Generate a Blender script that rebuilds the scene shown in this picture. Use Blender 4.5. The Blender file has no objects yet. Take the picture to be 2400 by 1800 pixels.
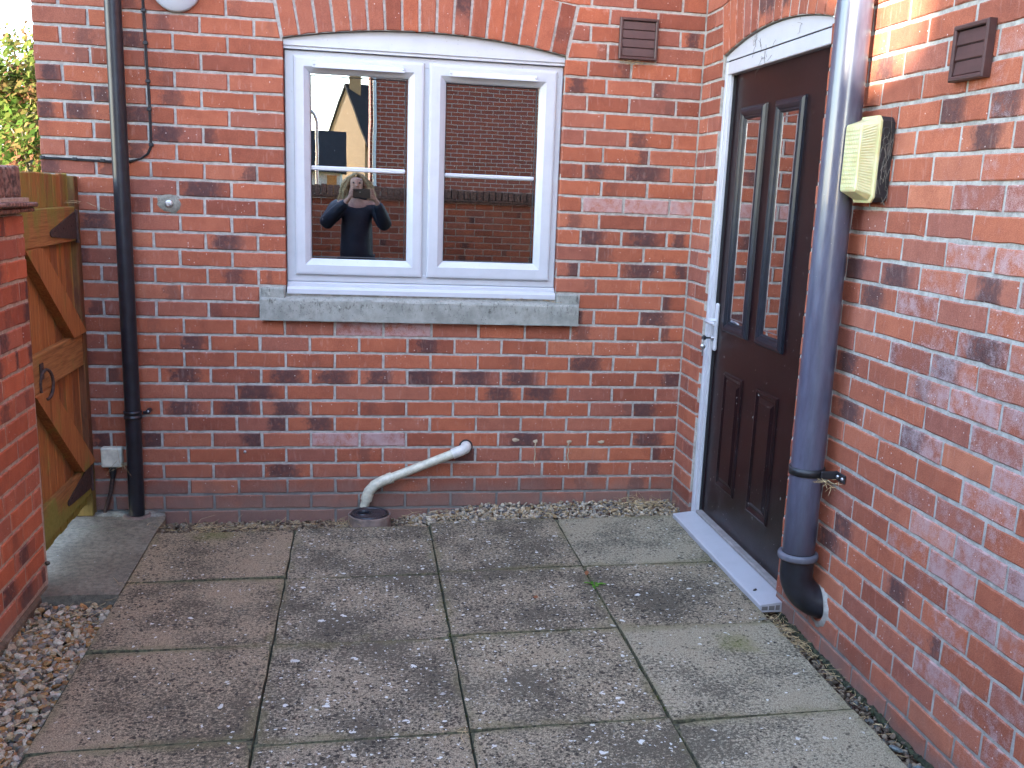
import bpy, bmesh, math, random
from mathutils import Vector, Matrix
R = math.radians
rng = random.Random(7)
scene = bpy.context.scene
col = scene.collection

# ------------------------------------------------------------------ camera
cam = bpy.data.cameras.new('camera')
cam.sensor_width = 36.0
cam.lens = 2334.8 / 2400 * 36.0
cam.shift_x = -55.9 / 2400
cam.shift_y = 86.9 / 2400
cam.clip_start = 0.02
cam.clip_end = 500
camo = bpy.data.objects.new('camera', cam)
col.objects.link(camo)
_r = Vector((0.98510995, -0.16697742, 0.04095025))
_u = Vector((-0.00226756, 0.22554644, 0.97422978))
_f = Vector((0.17191056, 0.95981631, -0.22180941))
CAM = Vector((0.2392, -4.7122, 1.5093))
camo.matrix_world = Matrix(((_r.x, _u.x, -_f.x, CAM.x), (_r.y, _u.y, -_f.y, CAM.y), (_r.z, _u.z, -_f.z, CAM.z), (0, 0, 0, 1)))
scene.camera = camo

# ------------------------------------------------------------------ sky, sun, exposure
SUN_EL = R(18)
SX, SY = -0.64, -0.768            # horizontal direction towards the sun
world = bpy.data.worlds.new('World')
scene.world = world
world.use_nodes = True
wn = world.node_tree.nodes
sky = wn.new('ShaderNodeTexSky')
sky.sky_type = 'NISHITA'
sky.sun_disc = False
sky.sun_elevation = SUN_EL
sky.sun_rotation = math.atan2(SX, SY)
sky.air_density = 1.0
sky.dust_density = 0.6
sky.ozone_density = 1.6
wn['Background'].inputs['Strength'].default_value = 0.15
world.node_tree.links.new(sky.outputs[0], wn['Background'].inputs['Color'])
sl = bpy.data.lights.new('sun', 'SUN')
sl.energy = 3.6
sl.angle = R(0.53)
sl.color = (1.0, 0.90, 0.76)
slo = bpy.data.objects.new('sun', sl)
col.objects.link(slo)
slo.rotation_euler = Vector((-SX * math.cos(SUN_EL), -SY * math.cos(SUN_EL), -math.sin(SUN_EL))).to_track_quat('-Z', 'Y').to_euler()
scene.view_settings.view_transform = 'Standard'
scene.view_settings.look = 'None'
scene.view_settings.gamma = 1
scene.view_settings.exposure = 3.85
scene.view_settings.use_curve_mapping = False
scene.cycles.use_denoising = True
scene.cycles.use_light_tree = False
scene.cycles.max_bounces = 8
scene.cycles.diffuse_bounces = 3
scene.cycles.glossy_bounces = 4
scene.cycles.transparent_max_bounces = 12


# ------------------------------------------------------------------ helpers: objects
def link(o, parent=None):
    col.objects.link(o)
    if parent is not None:
        o.parent = parent
    return o


def empty(name, loc=(0, 0, 0), parent=None):
    o = bpy.data.objects.new(name, None)
    o.empty_display_size = 0.1
    o.location = loc
    return link(o, parent)


def tag(o, label=None, cat=None, group=None, kind=None):
    if label: o['label'] = label
    if cat: o['category'] = cat
    if group: o['group'] = group
    if kind: o['kind'] = kind
    return o


class MB:
    """collects shapes in world metres; build() links them as one mesh object"""
    def __init__(s):
        s.v, s.f, s.sm = [], [], []

    def add(s, verts, faces, smooth=False):
        b = len(s.v)
        s.v += [tuple(p) for p in verts]
        for f in faces:
            s.f.append([b + i for i in f])
            s.sm.append(smooth)
        return s

    def box(s, x0, x1, y0, y1, z0, z1, bev=0.0, seg=1):
        x0, x1 = min(x0, x1), max(x0, x1)
        y0, y1 = min(y0, y1), max(y0, y1)
        z0, z1 = min(z0, z1), max(z0, z1)
        v = [(x0, y0, z0), (x1, y0, z0), (x1, y1, z0), (x0, y1, z0), (x0, y0, z1), (x1, y0, z1), (x1, y1, z1), (x0, y1, z1)]
        f = [(0, 3, 2, 1), (4, 5, 6, 7), (0, 1, 5, 4), (1, 2, 6, 5), (2, 3, 7, 6), (3, 0, 4, 7)]
        if bev <= 0:
            return s.add(v, f)
        bm = bmesh.new()
        bv = [bm.verts.new(p) for p in v]
        for q in f:
            bm.faces.new([bv[i] for i in q])
        bmesh.ops.bevel(bm, geom=bm.edges[:], offset=bev, segments=seg, affect='EDGES', profile=0.5)
        return s.bm(bm)

    def bm(s, bm, smooth=False):
        bm.verts.index_update()
        s.add([v.co[:] for v in bm.verts], [[v.index for v in f.verts] for f in bm.faces], smooth)
        bm.free()
        return s

    def prism(s, pts, axis, a, b):
        """extrude polygon pts (2D) along axis ('x','y','z') from a to b"""
        def P(p, t):
            return {'x': (t, p[0], p[1]), 'y': (p[0], t, p[1]), 'z': (p[0], p[1], t)}[axis]
        n = len(pts)
        v = [P(p, a) for p in pts] + [P(p, b) for p in pts]
        f = [list(range(n))[::-1], [n + i for i in range(n)]]
        f += [(i, (i + 1) % n, n + (i + 1) % n, n + i) for i in range(n)]
        return s.add(v, f)

    def tube(s, pts, rad, n=12, caps=True, smooth=True):
        pts = [Vector(p) for p in pts]
        rads = rad if isinstance(rad, (list, tuple)) else [rad] * len(pts)
        rings, up = [], None
        for i, p in enumerate(pts):
            d = (pts[min(i + 1, len(pts) - 1)] - pts[max(i - 1, 0)]).normalized()
            if up is None:
                up = Vector((0, 0, 1)) if abs(d.z) < 0.9 else Vector((1, 0, 0))
            a = d.cross(up).normalized()
            up = a.cross(d).normalized()
            rings.append([p + (a * math.cos(2 * math.pi * k / n) + up * math.sin(2 * math.pi * k / n)) * rads[i] for k in range(n)])
        v = [q for r_ in rings for q in r_]
        f = [(i * n + k, i * n + (k + 1) % n, (i + 1) * n + (k + 1) % n, (i + 1) * n + k) for i in range(len(pts) - 1) for k in range(n)]
        s.add(v, f, smooth)
        if caps:
            s.add(rings[0], [list(range(n))[::-1]])
            s.add(rings[-1], [list(range(n))])
        return s

    def lathe(s, prof, origin, axis=(0, 0, 1), n=32, smooth=True):
        ax = Vector(axis).normalized()
        a = ax.orthogonal().normalized()
        b = ax.cross(a)
        o = Vector(origin)
        v = []
        for r_, h in prof:
            for k in range(n):
                t = 2 * math.pi * k / n
                v.append(o + ax * h + (a * math.cos(t) + b * math.sin(t)) * r_)
        f = [(i * n + k, i * n + (k + 1) % n, (i + 1) * n + (k + 1) % n, (i + 1) * n + k) for i in range(len(prof) - 1) for k in range(n)]
        return s.add(v, f, smooth)

    def ring_frame(s, u0, u1, v0, v1, prof, P):
        """mitred rectangular frame; prof = (inset, depth) list; P(u,v,d) -> world"""
        n = len(prof)
        v = []
        for i, d in prof:
            v += [P(u0 + i, v0 + i, d), P(u1 - i, v0 + i, d), P(u1 - i, v1 - i, d), P(u0 + i, v1 - i, d)]
        f = [(i * 4 + k, i * 4 + (k + 1) % 4, (i + 1) * 4 + (k + 1) % 4, (i + 1) * 4 + k) for i in range(n - 1) for k in range(4)]
        return s.add(v, f)

    def build(s, name, mat, parent=None, origin=None, recalc=True):
        me = bpy.data.meshes.new(name)
        o0 = Vector(origin) if origin is not None else Vector((0, 0, 0))
        me.from_pydata([(p[0] - o0.x, p[1] - o0.y, p[2] - o0.z) for p in s.v], [], s.f)
        me.polygons.foreach_set('use_smooth', s.sm)
        if recalc:
            bm = bmesh.new()
            bm.from_mesh(me)
            bmesh.ops.recalc_face_normals(bm, faces=bm.faces[:])
            bm.to_mesh(me)
            bm.free()
        me.update()
        if mat: me.materials.append(mat)
        o = bpy.data.objects.new(name, me)
        link(o, parent)
        base = Vector((0, 0, 0))
        q = parent
        while q is not None:
            base += q.location
            q = q.parent
        o.location = o0 - base
        return o


# ------------------------------------------------------------------ helpers: materials
class G:
    def __init__(s, name):
        s.m = bpy.data.materials.new(name)
        s.m.use_nodes = True
        s.t = s.m.node_tree
        s.p = s.t.nodes['Principled BSDF']
        s.out = s.t.nodes['Material Output']
        s.pos = s.n('ShaderNodeNewGeometry').outputs['Position']

    def n(s, typ, ins=None, **props):
        nd = s.t.nodes.new(typ)
        for k, v in props.items():
            setattr(nd, k, v)
        for k, v in (ins or {}).items():
            s.set(nd.inputs[k], v)
        return nd

    def set(s, sock, v):
        if isinstance(v, bpy.types.NodeSocket):
            s.t.links.new(v, sock)
        elif isinstance(v, (tuple, list)) and len(v) == 3 and sock.type == 'RGBA':
            sock.default_value = (*v, 1)
        else:
            sock.default_value = v

    def bsdf(s, **k):
        for a, v in k.items():
            s.set(s.p.inputs[{'color': 'Base Color', 'rough': 'Roughness', 'normal': 'Normal', 'spec': 'Specular IOR Level', 'metal': 'Metallic', 'coat': 'Coat Weight', 'alpha': 'Alpha', 'trans': 'Transmission Weight', 'sss': 'Subsurface Weight'}[a]], v)
        return s.m

    def math(s, op, a, b=0.0, clamp=False):
        nd = s.n('ShaderNodeMath', {0: a, 1: b}, operation=op)
        nd.use_clamp = clamp
        return nd.outputs[0]

    def mix(s, fac, a, b, blend='MIX'):
        nd = s.n('ShaderNodeMix', data_type='RGBA', blend_type=blend)
        s.set(nd.inputs[0], fac); s.set(nd.inputs[6], a); s.set(nd.inputs[7], b)
        return nd.outputs[2]

    def sst(s, v, a, b, lo=0.0, hi=1.0):
        return s.n('ShaderNodeMapRange', {'Value': v, 'From Min': a, 'From Max': b, 'To Min': lo, 'To Max': hi}, interpolation_type='SMOOTHSTEP').outputs[0]

    def scale(s, vec, sc, off=None):
        m = s.n('ShaderNodeMapping', {'Vector': vec, 'Scale': sc if isinstance(sc, (tuple, list)) else (sc, sc, sc)})
        if off is not None: s.set(m.inputs['Location'], off)
        return m.outputs[0]

    def noise(s, scale, detail=3, rough=0.6, vec=None, out=0, dist=0.0):
        nd = s.n('ShaderNodeTexNoise', {'Vector': vec or s.pos, 'Scale': scale, 'Detail': detail, 'Roughness': rough, 'Distortion': dist})
        return nd.outputs[out]

    def voro(s, scale, vec=None, feature='F1', rand=1.0):
        return s.n('ShaderNodeTexVoronoi', {'Vector': vec or s.pos, 'Scale': scale, 'Randomness': rand}, feature=feature)

    def ramp(s, fac, stops):
        nd = s.n('ShaderNodeValToRGB', {'Fac': fac})
        cr = nd.color_ramp
        while len(cr.elements) < len(stops): cr.elements.new(0.5)
        for e, (p, c) in zip(cr.elements, stops):
            e.position = p
            e.color = (*c, 1)
        return nd.outputs[0]

    def bump(s, h, dist=0.002, strength=1.0, normal=None):
        nd = s.n('ShaderNodeBump', {'Height': h, 'Distance': dist, 'Strength': strength})
        if normal is not None: s.set(nd.inputs['Normal'], normal)
        return nd.outputs[0]

    def sep(s, vec=None):
        return s.n('ShaderNodeSeparateXYZ', {0: vec or s.pos}).outputs

    def spots(s, scale, size, density, vec=None, warp=0.0):
        """irregular small spots: voronoi cells, a random part of them on, random size"""
        v = vec or s.pos
        if warp:
            nz = s.noise(scale * 1.6, 2, 0.6, vec=v, out=1)
            v = s.n('ShaderNodeMix', {0: warp / scale}, data_type='VECTOR')
            s.set(v.inputs[4], vec or s.pos)
            add = s.n('ShaderNodeVectorMath', {0: vec or s.pos, 1: nz}, operation='ADD').outputs[0]
            s.set(v.inputs[5], add)
            v = v.outputs[1]
        vo = s.voro(scale, vec=v)
        c = s.n('ShaderNodeSeparateColor', {0: vo.outputs['Color']}).outputs
        on = s.math('LESS_THAN', c[0], density)
        rad = s.math('MULTIPLY', s.math('POWER', c[1], 2.0), size)
        rad = s.math('ADD', rad, size * 0.25)
        inside = s.math('LESS_THAN', vo.outputs['Distance'], rad)
        return s.math('MULTIPLY', on, inside)


def simple(name, color, rough=0.5, metal=0.0, spec=0.5, var=0.12, vscale=25.0, bump=0.0, bscale=200.0):
    g = G(name)
    n1 = g.noise(vscale, 4, 0.6)
    dark = tuple(c * (1 - var * 2) for c in color)
    lite = tuple(min(1, c * (1 + var)) for c in color)
    c = g.mix(g.sst(n1, 0.3, 0.7), dark, lite)
    k = dict(color=c, rough=rough, metal=metal, spec=spec)
    if bump: k['normal'] = g.bump(g.noise(bscale, 3, 0.6), bump)
    return g.bsdf(**k)


def m_brick(name, tint=(1, 1, 1), dirtz=None):
    g = G(name)
    a = g.n('ShaderNodeAttribute', attribute_name='bk')
    ac = g.n('ShaderNodeSeparateColor', {0: a.outputs['Color']}).outputs
    seed, dark, cen = ac[0], ac[1], ac[2]
    eff = a.outputs['Alpha']
    uv = g.sep(g.n('ShaderNodeAttribute', attribute_name='buv').outputs['Vector'])
    off = g.n('ShaderNodeCombineXYZ', {0: g.math('MULTIPLY', seed, 91.0), 1: g.math('MULTIPLY', seed, 57.0), 2: g.math('MULTIPLY', seed, 33.0)}).outputs[0]
    vec = g.n('ShaderNodeVectorMath', {0: g.pos, 1: off}, operation='ADD').outputs[0]
    base = g.ramp(seed, [(0.0, (0.24, 0.072, 0.042)), (0.2, (0.32, 0.095, 0.049)), (0.45, (0.39, 0.116, 0.057)), (0.7, (0.36, 0.120, 0.069)), (0.88, (0.27, 0.092, 0.060)), (1.0, (0.43, 0.145, 0.074))])
    base = g.mix(1.0, base, tint, 'MULTIPLY')
    big = g.noise(13, 2, 0.65, vec=vec)
    base = g.mix(g.sst(big, 0.35, 0.75, 0, 0.45), base, g.mix(1.0, base, (0.62, 0.55, 0.58), 'MULTIPLY'))
    fine = g.noise(380, 2, 0.8, vec=vec)
    base = g.mix(g.sst(fine, 0.25, 0.8), g.mix(1.0, base, (0.70, 0.66, 0.68), 'MULTIPLY'), g.mix(1.0, base, (1.22, 1.26, 1.28), 'MULTIPLY'))
    # burnt patch
    wob = g.noise(36, 2, 0.7, vec=vec)
    du = g.math('ABSOLUTE', g.math('SUBTRACT', g.math('ADD', uv[0], g.math('MULTIPLY', g.math('SUBTRACT', wob, 0.5), 0.5)), cen))
    wid = g.math('ADD', g.math('MULTIPLY', dark, 0.52), 0.04)
    m = g.n('ShaderNodeMapRange', {'Value': du, 'From Min': g.math('MULTIPLY', wid, 0.32), 'From Max': wid, 'To Min': 1.0, 'To Max': 0.0}, interpolation_type='SMOOTHSTEP').outputs[0]
    m = g.math('MULTIPLY', m, g.sst(g.math('ADD', g.math('MULTIPLY', fine, 0.5), g.math('MULTIPLY', wob, 0.5)), 0.25, 0.52))
    m = g.math('MULTIPLY', m, g.sst(dark, 0.02, 0.6), clamp=True)
    grey = g.mix(g.sst(fine, 0.3, 0.75), (0.024, 0.015, 0.016), (0.085, 0.053, 0.055))
    base = g.mix(g.math('MULTIPLY', m, 0.84), base, grey)
    # pale dragged streaks and flecks
    st = g.noise(60, 1, 0.7, vec=g.scale(vec, (1.0, 1.0, 0.25)))
    base = g.mix(g.math('MULTIPLY', g.sst(st, 0.60, 0.74), 0.10), base, (0.55, 0.38, 0.33))
    fl = g.spots(150, 0.30, 0.035, vec=vec)
    base = g.mix(g.math('MULTIPLY', fl, 0.75), base, (0.66, 0.55, 0.50))
    # arris wear: paler skin along the edges
    ev = g.math('MINIMUM', uv[1], g.math('SUBTRACT', 1.0, uv[1]))
    base = g.mix(g.math('MULTIPLY', g.sst(ev, 0.09, 0.0), g.sst(wob, 0.45, 0.7, 0, 0.5)), base, (0.52, 0.30, 0.24))
    # efflorescence
    em = g.sst(g.math('ADD', g.math('ADD', g.math('MULTIPLY', big, 0.42), g.math('MULTIPLY', wob, 0.28)), g.math('MULTIPLY', fine, 0.42)), g.math('SUBTRACT', 0.86, g.math('MULTIPLY', eff, 0.55)), g.math('SUBTRACT', 1.02, g.math('MULTIPLY', eff, 0.45)))
    base = g.mix(g.math('MULTIPLY', em, g.math('MINIMUM', g.math('MULTIPLY', eff, 1.1), 0.60)), base, (0.47, 0.355, 0.35))
    if dirtz:
        z = g.sep()[2]
        zz = g.math('ADD', z, g.math('MULTIPLY', g.math('SUBTRACT', g.noise(7, 2, 0.7), 0.5), 0.22))
        base = g.mix(g.sst(zz, dirtz[1], dirtz[0], 0.0, 0.72), base, g.mix(fine, (0.11, 0.075, 0.062), (0.23, 0.165, 0.14)))
    h = g.math('ADD', fine, g.math('MULTIPLY', wob, 1.2))
    return g.bsdf(color=base, rough=0.88, spec=0.25, normal=g.bump(h, 0.0016, 0.9))


def m_mortar(name, c1=(0.29, 0.275, 0.245), c2=(0.47, 0.445, 0.40), dirtz=None):
    g = G(name)
    n = g.noise(35, 2, 0.7)
    c = g.mix(g.sst(n, 0.25, 0.75), c1, c2)
    fine = g.noise(260, 2, 0.8)
    c = g.mix(g.sst(fine, 0.35, 0.75, 0, 0.5), c, g.mix(1.0, c, (0.6, 0.58, 0.56), 'MULTIPLY'))
    if dirtz:
        z = g.sep()[2]
        zz = g.math('ADD', z, g.math('MULTIPLY', g.math('SUBTRACT', g.noise(7, 2, 0.7), 0.5), 0.22))
        c = g.mix(g.sst(zz, dirtz[1], dirtz[0], 0.0, 0.8), c, (0.12, 0.115, 0.105))
    return g.bsdf(color=c, rough=0.95, spec=0.15, normal=g.bump(fine, 0.003, 1.0))


def m_brickwork(name, tint=(1, 1, 1)):
    """far / out of frame brickwork: brick texture in world space, any vertical face"""
    g = G(name)
    s_ = g.sep()
    nrm = g.sep(g.n('ShaderNodeNewGeometry').outputs['Normal'])
    u = g.math('ADD', g.math('MULTIPLY', s_[0], g.math('GREATER_THAN', g.math('ABSOLUTE', nrm[1]), 0.5)), g.math('MULTIPLY', s_[1], g.math('GREATER_THAN', g.math('ABSOLUTE', nrm[0]), 0.5)))
    v = g.n('ShaderNodeCombineXYZ', {0: u, 1: s_[2]}).outputs[0]
    b = g.n('ShaderNodeTexBrick', {'Vector': v, 'Color1': (0.26, 0.07, 0.045, 1), 'Color2': (0.16, 0.05, 0.04, 1), 'Mortar': (0.36, 0.34, 0.32, 1), 'Scale': 1.0, 'Mortar Size': 0.006, 'Mortar Smooth': 0.1, 'Bias': -0.4, 'Brick Width': 0.225, 'Row Height': 0.0763})
    c = g.mix(1.0, b.outputs[0], tint, 'MULTIPLY')
    c = g.mix(g.sst(g.noise(60, 3), 0.4, 0.7, 0, 0.4), c, g.mix(1.0, c, (0.6, 0.6, 0.6), 'MULTIPLY'))
    return g.bsdf(color=c, rough=0.9, spec=0.2)


def m_upvc(name='white_upvc', c=(0.45, 0.46, 0.485), rough=0.32):
    g = G(name)
    z = g.sep()
    base = g.mix(g.sst(g.noise(9, 4, 0.65), 0.35, 0.8, 0, 0.5), c, tuple(x * 0.82 for x in c))
    dirt = g.spots(160, 0.28, 0.05, warp=0.8)
    base = g.mix(g.math('MULTIPLY', dirt, 0.6), base, (0.20, 0.18, 0.15))
    st = g.noise(30, 4, 0.75, vec=g.scale(g.pos, (1, 1, 0.2)))
    base = g.mix(g.sst(st, 0.6, 0.8, 0, 0.25), base, (0.34, 0.33, 0.30))
    return g.bsdf(color=base, rough=rough, spec=0.5)


def m_slab(name, base1, base2, dark_amt, white_amt, black_amt, smooth=0.0, stain=None):
    g = G(name)
    p2 = g.n('ShaderNodeCombineXYZ', {0: g.sep()[0], 1: g.sep()[1]}).outputs[0]
    low = g.noise(2.8, 3, 0.65, vec=p2)
    c = g.mix(g.sst(low, 0.3, 0.7), base1, base2)
    # aggregate speckle, two grain sizes
    gr = g.noise(230, 2, 0.85, vec=p2)
    gm = g.noise(85, 3, 0.8, vec=g.scale(p2, 1.0, (3, 1, 0)))
    k = 1.0 - smooth * 0.55
    c = g.mix(g.sst(gr, 0.34, 0.68), g.mix(1.0, c, (1 - 0.5 * k, 1 - 0.52 * k, 1 - 0.52 * k), 'MULTIPLY'), g.mix(1.0, c, (1 + 0.5 * k, 1 + 0.48 * k, 1 + 0.42 * k), 'MULTIPLY'))
    # grime film in patches, broken up by the grain
    film = g.math('ADD', g.math('MULTIPLY', low, 0.55), g.math('MULTIPLY', gm, 0.65))
    c = g.mix(g.sst(film, 0.66 - dark_amt * 0.16, 0.78 - dark_amt * 0.12, 0, 0.82), c, (0.036, 0.031, 0.022))
    # dark lichen blots
    if black_amt:
        reg = g.sst(g.noise(2.0, 2, 0.6, vec=p2), 0.28, 0.50)
        b1 = g.spots(48, 0.36, black_amt, vec=p2, warp=1.5)
        b2 = g.spots(90, 0.42, black_amt * 1.2, vec=p2, warp=1.3)
        bb = g.math('MULTIPLY', g.math('MAXIMUM', b1, b2), reg)
        c = g.mix(g.math('MULTIPLY', bb, 0.85), c, (0.024, 0.019, 0.015))
    # pale lichen discs
    if white_amt:
        reg2 = g.sst(g.noise(2.4, 2, 0.6, vec=g.scale(p2, 1.0, (7, 3, 0))), 0.30, 0.5)
        w1 = g.spots(26, 0.24, white_amt * 0.5, vec=p2, warp=1.1)
        w2 = g.spots(62, 0.27, white_amt, vec=p2, warp=1.2)
        ww = g.math('MULTIPLY', g.math('MAXIMUM', w1, w2), reg2)
        c = g.mix(g.math('MULTIPLY', ww, 0.85), c, g.mix(gr, (0.50, 0.49, 0.43), (0.85, 0.83, 0.76)))
    # moss stains and odd yellow green smears
    ms = g.noise(5.0, 3, 0.72, vec=g.scale(p2, 1.0, (2, 9, 0)))
    c = g.mix(g.sst(ms, 0.62, 0.78, 0, 0.35), c, (0.15, 0.13, 0.05))
    oc = g.sep(g.n('ShaderNodeTexCoord').outputs['Object'])
    ed = g.math('SUBTRACT', 0.300, g.math('MAXIMUM', g.math('ABSOLUTE', oc[0]), g.math('ABSOLUTE', oc[1])))
    ed = g.math('ADD', ed, g.math('MULTIPLY', g.math('SUBTRACT', ms, 0.5), 0.16))
    ed = g.math('ADD', ed, g.math('MULTIPLY', g.math('SUBTRACT', gm, 0.5), 0.05))
    c = g.mix(g.sst(ed, 0.034, -0.012, 0, 0.5), c, g.mix(gr, (0.07, 0.06, 0.025), (0.24, 0.205, 0.10)))
    if stain:
        d = g.n('ShaderNodeVectorMath', {0: p2, 1: (stain[0], stain[1], 0)}, operation='DISTANCE').outputs['Value']
        d = g.math('ADD', d, g.math('MULTIPLY', g.math('SUBTRACT', g.noise(14, 3, 0.7, vec=p2), 0.5), 0.16))
        c = g.mix(g.sst(d, stain[2], 0.0, 0, 0.6), c, (0.13, 0.125, 0.03))
    h = g.math('ADD', gr, g.math('MULTIPLY', gm, 1.5))
    return g.bsdf(color=c, rough=0.92, spec=0.2, normal=g.bump(h, 0.004 * (1 - smooth * 0.6), 0.9))


def m_wood(name, c1, c2, algae=0.5, axis='z'):
    g = G(name)
    s_ = g.sep()
    sc = {'z': (1, 1, 0.08), 'y': (1, 0.06, 1)}[axis]
    v = g.scale(g.pos, sc)
    gr = g.noise(95, 4, 0.7, vec=v, dist=0.6)
    c = g.mix(g.sst(gr, 0.3, 0.7), c1, c2)
    c = g.mix(g.sst(g.noise(18, 4, 0.7, vec=v), 0.55, 0.8, 0, 0.85), c, tuple(x * 0.30 for x in c1))
    al = g.noise(9, 4, 0.65, vec=g.scale(g.pos, (1, 1, 0.35)))
    low = g.sst(s_[2], 0.30, 0.04, 0, 0.50)
    hi = g.sst(s_[2], 1.15, 1.42, 0, 0.18)
    am = g.sst(g.math('ADD', al, g.math('ADD', low, hi)), 0.52, 0.80, 0, algae)
    c = g.mix(am, c, g.mix(g.noise(60, 3), (0.13, 0.14, 0.015), (0.28, 0.24, 0.06)))
    return g.bsdf(color=c, rough=0.75, spec=0.3, normal=g.bump(gr, 0.0025, 0.8))


M_BRICK = m_brick('red_brick', dirtz=(-0.02, 0.20))
M_BRICKW = m_brick('red_brick_weathered', tint=(1.0, 1.02, 1.05), dirtz=(-0.02, 0.13))
M_BRICKG = m_brick('garden_brick', tint=(1.3, 1.18, 1.08), dirtz=(-0.10, 0.12))
M_MORTAR = m_mortar('grey_mortar', dirtz=(0.0, 0.2))
M_MORTARG = m_mortar('buff_mortar', (0.36, 0.26, 0.20), (0.56, 0.43, 0.34))
M_BWORK = m_brickwork('brickwork')
M_UPVC = m_upvc()
M_UPVCD = m_upvc('white_upvc_threshold', (0.40, 0.40, 0.42), 0.4)
M_BLACK = simple('black_pvc', (0.012, 0.013, 0.018), rough=0.38, spec=0.5, var=0.2)
M_BLACKM = simple('black_iron', (0.012, 0.012, 0.014), rough=0.5, var=0.2)
M_GREYRING = simple('grey_rubber', (0.10, 0.10, 0.12), rough=0.5)
M_STEEL = simple('steel', (0.45, 0.45, 0.47), rough=0.35, metal=0.9)
M_GASKET = simple('black_gasket', (0.01, 0.01, 0.012), rough=0.6)
M_VENT = simple('brown_plastic', (0.055, 0.022, 0.020), rough=0.42, var=0.1)
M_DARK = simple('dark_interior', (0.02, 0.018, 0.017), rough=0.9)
M_STRAW = simple('dry_straw', (0.42, 0.30, 0.15), rough=0.8, var=0.3, vscale=60)
M_RUST = simple('rusty_iron', (0.055, 0.030, 0.024), rough=0.65, var=0.3, vscale=90, bump=0.001)


def m_glass():
    g = G('window_glass')
    tr = g.n('ShaderNodeBsdfTransparent', {'Color': (0.72, 0.74, 0.73, 1)})
    gl = g.n('ShaderNodeBsdfGlossy', {'Color': (0.95, 0.97, 1.0, 1), 'Roughness': 0.0})
    wv = g.bump(g.noise(3.0, 2, 0.5), 0.0006, 0.25)
    g.set(gl.inputs['Normal'], wv)
    fr = g.n('ShaderNodeFresnel', {'IOR': 1.5}).outputs[0]
    fac = g.math('ADD', g.math('MULTIPLY', fr, 4.0), 0.06, clamp=True)     # four glass faces of a double glazed unit
    mx = g.n('ShaderNodeMixShader', {0: fac, 1: tr.outputs[0], 2: gl.outputs[0]})
    # specks of dust and seed fluff on the pane
    sp = g.math('MAXIMUM', g.spots(90, 0.10, 0.05, warp=1.2), g.spots(240, 0.16, 0.03, warp=0.5))
    df = g.n('ShaderNodeBsdfDiffuse', {'Color': (0.6, 0.58, 0.54, 1)})
    mx2 = g.n('ShaderNodeMixShader', {0: g.math('MULTIPLY', sp, 0.8), 1: mx.outputs[0], 2: df.outputs[0]})
    g.t.links.new(mx2.outputs[0], g.out.inputs['Surface'])
    return g.m


def m_soilpipe():
    g = G('weathered_soil_pipe')
    v = g.scale(g.pos, (1, 1, 0.18))
    n1 = g.noise(60, 4, 0.7, vec=v)
    c = g.mix(g.sst(n1, 0.3, 0.72), (0.048, 0.051, 0.080), (0.076, 0.080, 0.118))
    sc = g.noise(220, 3, 0.8, vec=g.scale(g.pos, (1, 1, 0.1)))
    c = g.mix(g.sst(sc, 0.66, 0.76, 0, 0.45), c, (0.015, 0.015, 0.02))
    c = g.mix(g.sst(g.sep()[2], 0.62, 0.25, 0, 0.75), c, (0.012, 0.012, 0.018))
    c = g.mix(g.math('MULTIPLY', g.spots(110, 0.12, 0.05, warp=1.0), 0.7), c, (0.45, 0.43, 0.4))
    return g.bsdf(color=c, rough=g.sst(n1, 0.2, 0.8, 0.28, 0.36), spec=0.9, coat=0.25)


def m_door():
    g = G('dark_brown_door')
    v = g.scale(g.pos, (1, 1, 0.06))
    gr = g.noise(240, 4, 0.7, vec=v, dist=0.5)
    z = g.sep()[2]
    c = g.mix(g.sst(g.noise(5, 3), 0.3, 0.7), (0.0055, 0.0014, 0.0024), (0.009, 0.0024, 0.0036))
    dust = g.math('MULTIPLY', g.sst(z, 0.75, 0.0), g.sst(g.noise(6, 4, 0.7), 0.45, 0.75, 0, 0.3))
    c = g.mix(dust, c, (0.06, 0.06, 0.065))
    den = g.math('MAXIMUM', g.spots(46, 0.15, 0.16, warp=1.6), g.spots(90, 0.20, 0.12, warp=1.2))
    c = g.mix(g.math('MULTIPLY', den, g.sst(z, 1.5, 0.5, 0.15, 0.8)), c, (0.42, 0.40, 0.37))
    return g.bsdf(color=c, rough=0.30, spec=0.35, normal=g.bump(gr, 0.0006, 0.5))


def m_stone():
    g = G('stone_sill')
    z = g.sep()
    c = g.mix(g.sst(g.noise(18, 4, 0.7), 0.3, 0.7), (0.22, 0.222, 0.195), (0.32, 0.318, 0.28))
    st = g.noise(75, 4, 0.75, vec=g.scale(g.pos, (1, 1, 0.4)))
    top = g.sst(z[2], 0.90, 0.985)
    c = g.mix(g.math('MULTIPLY', g.sst(st, 0.52, 0.70), g.sst(top, 0.0, 1.0, 0.05, 0.7)), c, (0.045, 0.045, 0.035))
    c = g.mix(g.spots(260, 0.35, 0.14, warp=0.6), c, (0.05, 0.05, 0.045))
    li = g.spots(70, 0.34, 0.22, warp=1.4)
    c = g.mix(g.math('MULTIPLY', li, g.sst(top, 0.3, 1.0, 0.05, 0.75)), c, (0.42, 0.42, 0.36))
    h = g.math('SUBTRACT', g.noise(260, 4, 0.8), g.math('MULTIPLY', g.spots(210, 0.32, 0.2, warp=0.5), 0.8))
    return g.bsdf(color=c, rough=0.95, spec=0.15, normal=g.bump(h, 0.003, 0.9))


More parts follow.
